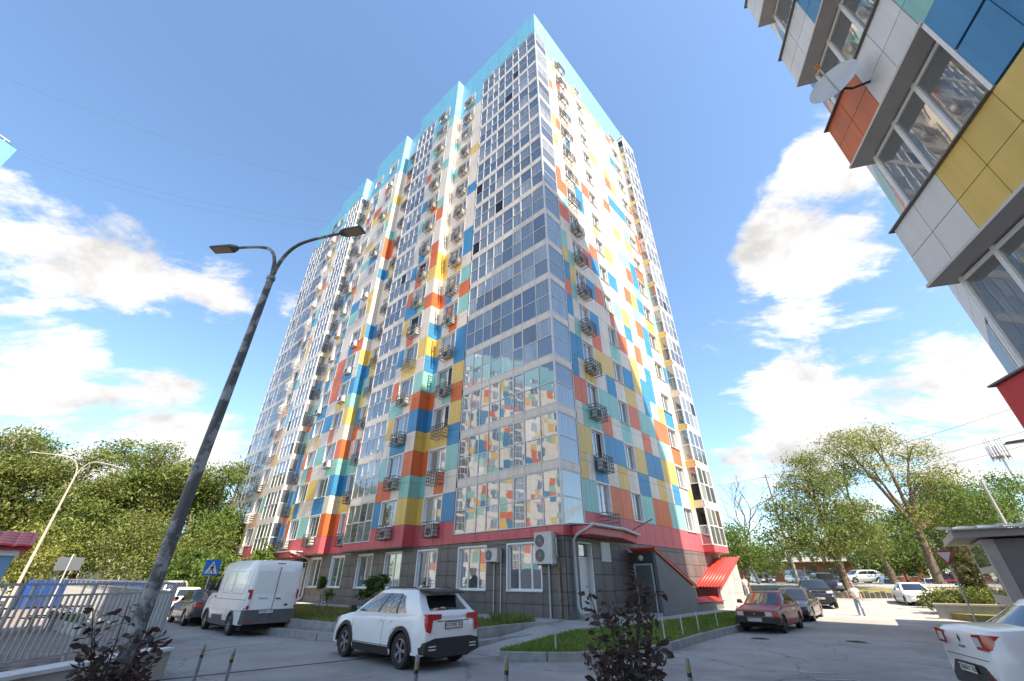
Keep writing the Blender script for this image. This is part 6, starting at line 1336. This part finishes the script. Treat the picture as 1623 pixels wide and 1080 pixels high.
# low buildings beyond the far road
def far_house(label, px, d, w, dp, h, wall_m, band_m, nwin):
    x, y = polar(px, d); a = math.atan2(px-811.5, 751.7); r = empty('low_building', (x, y, gz(x, y)), -a, label, 'building')
    MB().box(-w/2, w/2, 0, dp, -.5, h).build('wall', wall_m, r); MB().box(-w/2-.2, w/2+.2, -.6, dp+.2, h, h+.9).build('roof', band_m, r)
    for i in range(nwin): q = MB().box(-w/2+.5+i*(w-1)/nwin, -w/2+.5+(i+.6)*(w-1)/nwin, -.06, -.003, .9, h-.5).build('window', GL[0], r); MB().box(-w/2+.45+i*(w-1)/nwin, -w/2+.55+(i+.6)*(w-1)/nwin, -.08, -.002, .8, .88).build('sill', M['pvc_grey'], q)
    for i in range(10 if w == 15 else 0): MB().box(-w/2+(i+.1)*w/10, -w/2+(i+.75)*w/10, -.64, -.605, h+.15, h+.8).build('sign_panel', M['pvc'], r)
brick = mat('brown_brick', (.20, .095, .07), .85, var=.15, vscale=5)
far_house('low brown shop with a white panel band beyond the far road', 1262, 84, 15, 8, 2.6, brick, mat('dark_roof', (.10, .08, .075), .8), 5)
far_house('red brown house half hidden behind the open tree', 1432, 100, 7, 8, 6.0, mat('terracotta', (.32, .12, .07), .85, var=.1), mat('rust_roof', (.28, .10, .06), .8), 3)
far_house('long low grey building behind the left trees', 120, 96, 40, 8, 4, M['concrete'], M['pvc_grey'], 8)
# poles, wires, mast
def upole(label, px, d, h, lean=0, m_=None, r=.13):
    x, y = polar(px, d); r_ = empty('utility_pole', (x, y, gz(x, y)), 0, label, 'pole'); MB().tube([(0, 0, -.3), (lean, 0, h)], [r*1.3, r*.8], 10).build('pole', m_ or mat('pole_concrete', (.36, .34, .31), .8, var=.1), r_, smooth=50); MB().beam((lean-.5, 0, h-.4), (lean+.5, 0, h-.4), .07).build('crossarm', M['steel'], r_)
    for q in (-.42, .42): MB().lathe([(.035, 0), (.05, .05), (.03, .12), (0, .13)], 8, mtx=Matrix.Translation((lean+q, 0, h-.36))).build('insulator', M['pvc'], r_)
    return Vector((x+lean, y, gz(x, y)+h))
w1 = upole('tall concrete pole with a lamp arm beside the big grey green tree', 1265, 66, 12.6); w2 = upole('slanting grey utility pole above the pavilion roof', 1645, 50, 8.0, 0, r=.11)
x, y = polar(1712, 118); ms_ = empty('antenna_mast', (x, y, gz(x, y)), 0, 'slim white telecom mast with antennas at the right edge', 'mast'); MB().tube([(0, 0, 0), (-.6, 0, 22)], [.3, .18], 12).build('mast', mat('mast_white', (.5, .5, .5), .5), ms_, smooth=50)
MB().lathe([(.2, 19.8), (1.3, 19.8), (1.3, 19.95), (.2, 19.95)], 16, mtx=Matrix.Translation((-.55, 0, 0))).build('platform', mat('mast_rust', (.2, .13, .08), .8), ms_)
for k in range(6): a = k*1.047; MB().box(-.55+1.25*math.cos(a)-.12, -.55+1.25*math.cos(a)+.12, 1.25*math.sin(a)-.08, 1.25*math.sin(a)+.08, 19.3, 22.0).build('antenna', M['lightgrey'], ms_); MB().tube([(-.55+1.1*math.cos(a), 1.1*math.sin(a), 19.9), (-.55+1.1*math.cos(a), 1.1*math.sin(a), 23.4)], .04, 6).build('rod', M['steel'], ms_)
def wire(label, a, b, sag, r=.016):
    a, b = Vector(a), Vector(b); n = 24; pts = [a.lerp(b, i/n)-Vector((0, 0, sag*4*(i/n)*(1-i/n))) for i in range(n+1)]; o = MB().tube([p-a for p in pts], r, 5).build('overhead_wire', mat('wire', (.10, .11, .13), .6), loc=a); tag(o, label, 'wire', 'overhead wires')
tip2 = Vector((*polar(1760, 44), 11.5))
for dz, lab in ((-.2, 'highest power line above the pavilion'), (-1.9, 'middle power line above the pavilion'), (-2.8, 'lowest power line above the pavilion')): wire(lab, w1+Vector((0, 0, dz)), (*polar(1800, 52), 14.2+dz*1.1), .5)
wire('power line from the concrete pole to behind the tower end bay', w1+Vector((0, 0, -.3)), (*polar(1050, 80), 15.5), .5)
ta = tw.location + Vector((0, 0, HB)); 
wire('upper cable crossing the sky from the distant tower', ta+Vector((-4, -9, 5.5)), tower.matrix_world @ Vector((.1, 30, 53)) if False else tuple(loc2w(-.9, 33, 52.5)), 2.2, .012); wire('lower cable crossing the sky from the distant tower', ta+Vector((0, -.5, -.1)), tuple(loc2w(-.9, 39, 50)), 2.0, .012); wire('third cable just below the lower cable in the sky', ta+Vector((.3, -.7, -1.2)), tuple(loc2w(-.9, 39.2, 48.6)), 2.0, .012)
lb_ = Vector((*polar(2000, 27), 0)); lt_ = Vector((*polar(1772, 26), 0))-lb_
rl_ = lamp('lamp head poking in at the right edge above the pavilion', (lb_.x, lb_.y, 0), 6.2, [(lt_.x, lt_.y, 6.5, .3)], .08, .05, M['steel_l'])

# ================================================================ PEOPLE
def skin_mesh(name, pts, edges, mt_, parent=None, sub=2):
    me = bpy.data.meshes.new(name); me.from_pydata([p[:3] for p in pts], edges, []); me.materials.append(mt_); o = obj(name, me, parent); sk = o.modifiers.new('skin', 'SKIN'); sk.use_smooth_shade = True
    for i, p in enumerate(pts): r = p[3]; me.skin_vertices[0].data[i].radius = (r, p[4] if len(p) > 4 else r)
    me.skin_vertices[0].data[0].use_root = True; sd = o.modifiers.new('sub', 'SUBSURF'); sd.levels = sd.render_levels = sub; return o
skinm = mat('skin', (.50, .29, .21), .55); jeans = mat('jeans', (.12, .20, .32), .8, c2=(.30, .40, .52), vscale=5); shirtw = mat('white_shirt', (.66, .62, .63), .75, var=.06, vscale=6); hairg = mat('grey_hair', (.28, .25, .22), .8); shoe = mat('shoe', (.3, .2, .16), .6)
def person(label, loc, rz, stride=.22, tr_m=jeans, sh_m=shirtw, hair=hairg, sc=1.0, bag=True):
    # x forward, z up; head 0.23, total 1.74
    J = [(0, 0, .96, .12, .15), (0, 0, 1.15, .11, .145), (0, 0, 1.34, .115, .16), (.01, 0, 1.46, .06), (.03, 0, 1.53, .05), (.045, 0, 1.60, .085, .075), (.05, 0, 1.68, .085, .075),
         (0, .17, 1.40, .052), (-.06, .23, 1.14, .04), (.05, .25, .93, .03), (0, -.17, 1.40, .052), (.03, -.24, 1.15, .04), (.17, -.13, 1.08, .03),
         (0, .09, .90, .085), (stride*.7, .10, .50, .058), (stride*.55, .10, .10, .038), (stride*.55+.14, .11, .04, .035), (0, -.09, .90, .085), (-stride*.1, -.10, .50, .058), (-stride*1.2, -.10, .13, .038), (-stride*1.2+.12, -.11, .05, .035)]
    E = [(0, 1), (1, 2), (2, 3), (3, 4), (4, 5), (5, 6), (2, 7), (7, 8), (8, 9), (2, 10), (10, 11), (11, 12), (0, 13), (13, 14), (14, 15), (15, 16), (0, 17), (17, 18), (18, 19), (19, 20)]
    hb_ = [(9, (.02, .255, .90)), (12, (.21, -.11, 1.07))]
    for wi, base in hb_:
        b = len(J); J.append((*base, .032, .018)); E.append((wi, b)); B_ = Vector(base); fw_ = (B_ - Vector(J[wi][:3])).normalized()
        side_ = Vector((1, 0, 0)) if wi == 9 else Vector((0, 0, 1))
        for q, Lf in ((-.022, .062), (-.007, .072), (.008, .068), (.022, .055)):
            k = len(J); p1 = B_+side_*q+fw_*.05; J.append((*p1, .0085)); E.append((b, k)); p2 = p1+fw_*Lf*.6+Vector((0, 0, -.012)); J.append((*p2, .007)); E.append((k, k+1))
        k = len(J); p1 = B_+side_*.035+fw_*.005; J.append((*p1, .009)); E.append((b, k)); p2 = p1+side_*.015+fw_*.035; J.append((*p2, .0075)); E.append((k, k+1))
    root = skin_mesh('person', J, E, skinm); root.location = loc; root.rotation_euler = (0, 0, rz); root.scale = (sc,)*3; tag(root, label, 'person')
    skin_mesh('shirt', [(0, 0, .90, .135, .17), (0, 0, 1.10, .135, .17), (0, 0, 1.33, .13, .175), (.005, 0, 1.43, .09), (0, .17, 1.395, .066), (-.035, .205, 1.22, .055), (0, -.17, 1.395, .066), (.02, -.21, 1.22, .055)], [(0, 1), (1, 2), (2, 3), (2, 4), (4, 5), (2, 6), (6, 7)], sh_m, root)
    skin_mesh('trousers', [(0, 0, .97, .125, .155), (0, 0, .90, .12, .15), (0, .09, .86, .098), (stride*.7, .10, .50, .072), (stride*.55, .10, .12, .06), (0, -.09, .86, .098), (-stride*.1, -.10, .50, .072), (-stride*1.2, -.10, .15, .06)], [(0, 1), (1, 2), (2, 3), (3, 4), (1, 5), (5, 6), (6, 7)], tr_m, root)
    MB().lathe([(0, 1.765), (.05, 1.757), (.085, 1.725), (.094, 1.675), (.085, 1.64)], 14, mtx=Matrix.Translation((.028, 0, 0))).build('hair', hair, root, smooth=True)
    for s, x in ((1, stride*.55), (-1, -stride*1.2)): MB().hull([(x-.07, s*.07, .0), (x-.07, s*.13, 0), (x+.19, s*.075, 0), (x+.19, s*.145, 0), (x-.07, s*.075, .09), (x-.07, s*.125, .09), (x+.06, s*.08, .1), (x+.06, s*.13, .1), (x+.18, s*.09, .05), (x+.18, s*.13, .05)]).build('shoe', shoe, root, smooth=40)
    for s in (1, -1): MB().lathe([(0, .012), (.012, .008), (.014, 0)], 8, mtx=Matrix.Translation((.128, s*.033, 1.66)) @ Matrix.Rotation(R(90), 4, 'Y')).build('eye', M['black'], root)
    MB().hull([(.125, .016, 1.615), (.125, -.016, 1.615), (.152, 0, 1.618), (.128, 0, 1.655)]).build('nose', skinm, root); MB().box(.118, .1275, -.024, .024, 1.578, 1.588).build('mouth', mat('lips', (.35, .13, .11), .6), root)
    for s in (1, -1): MB().hull([(.03, s*.082, 1.63), (.05, s*.085, 1.63), (.03, s*.098, 1.68), (.05, s*.094, 1.685), (.04, s*.095, 1.62)]).build('ear', skinm, root)
    return root
person('person in white shirt and light jeans walking across the sunny drive', (19.25, 27.0, GZ), R(-125), .24)
person('person in white shirt standing behind the red annex roof', (*polar(1180, 46.5), .35), R(60), .1, mat('pale_trousers', (.5, .5, .52), .8), shirtw, mat('brown_hair', (.06, .04, .03), .7))
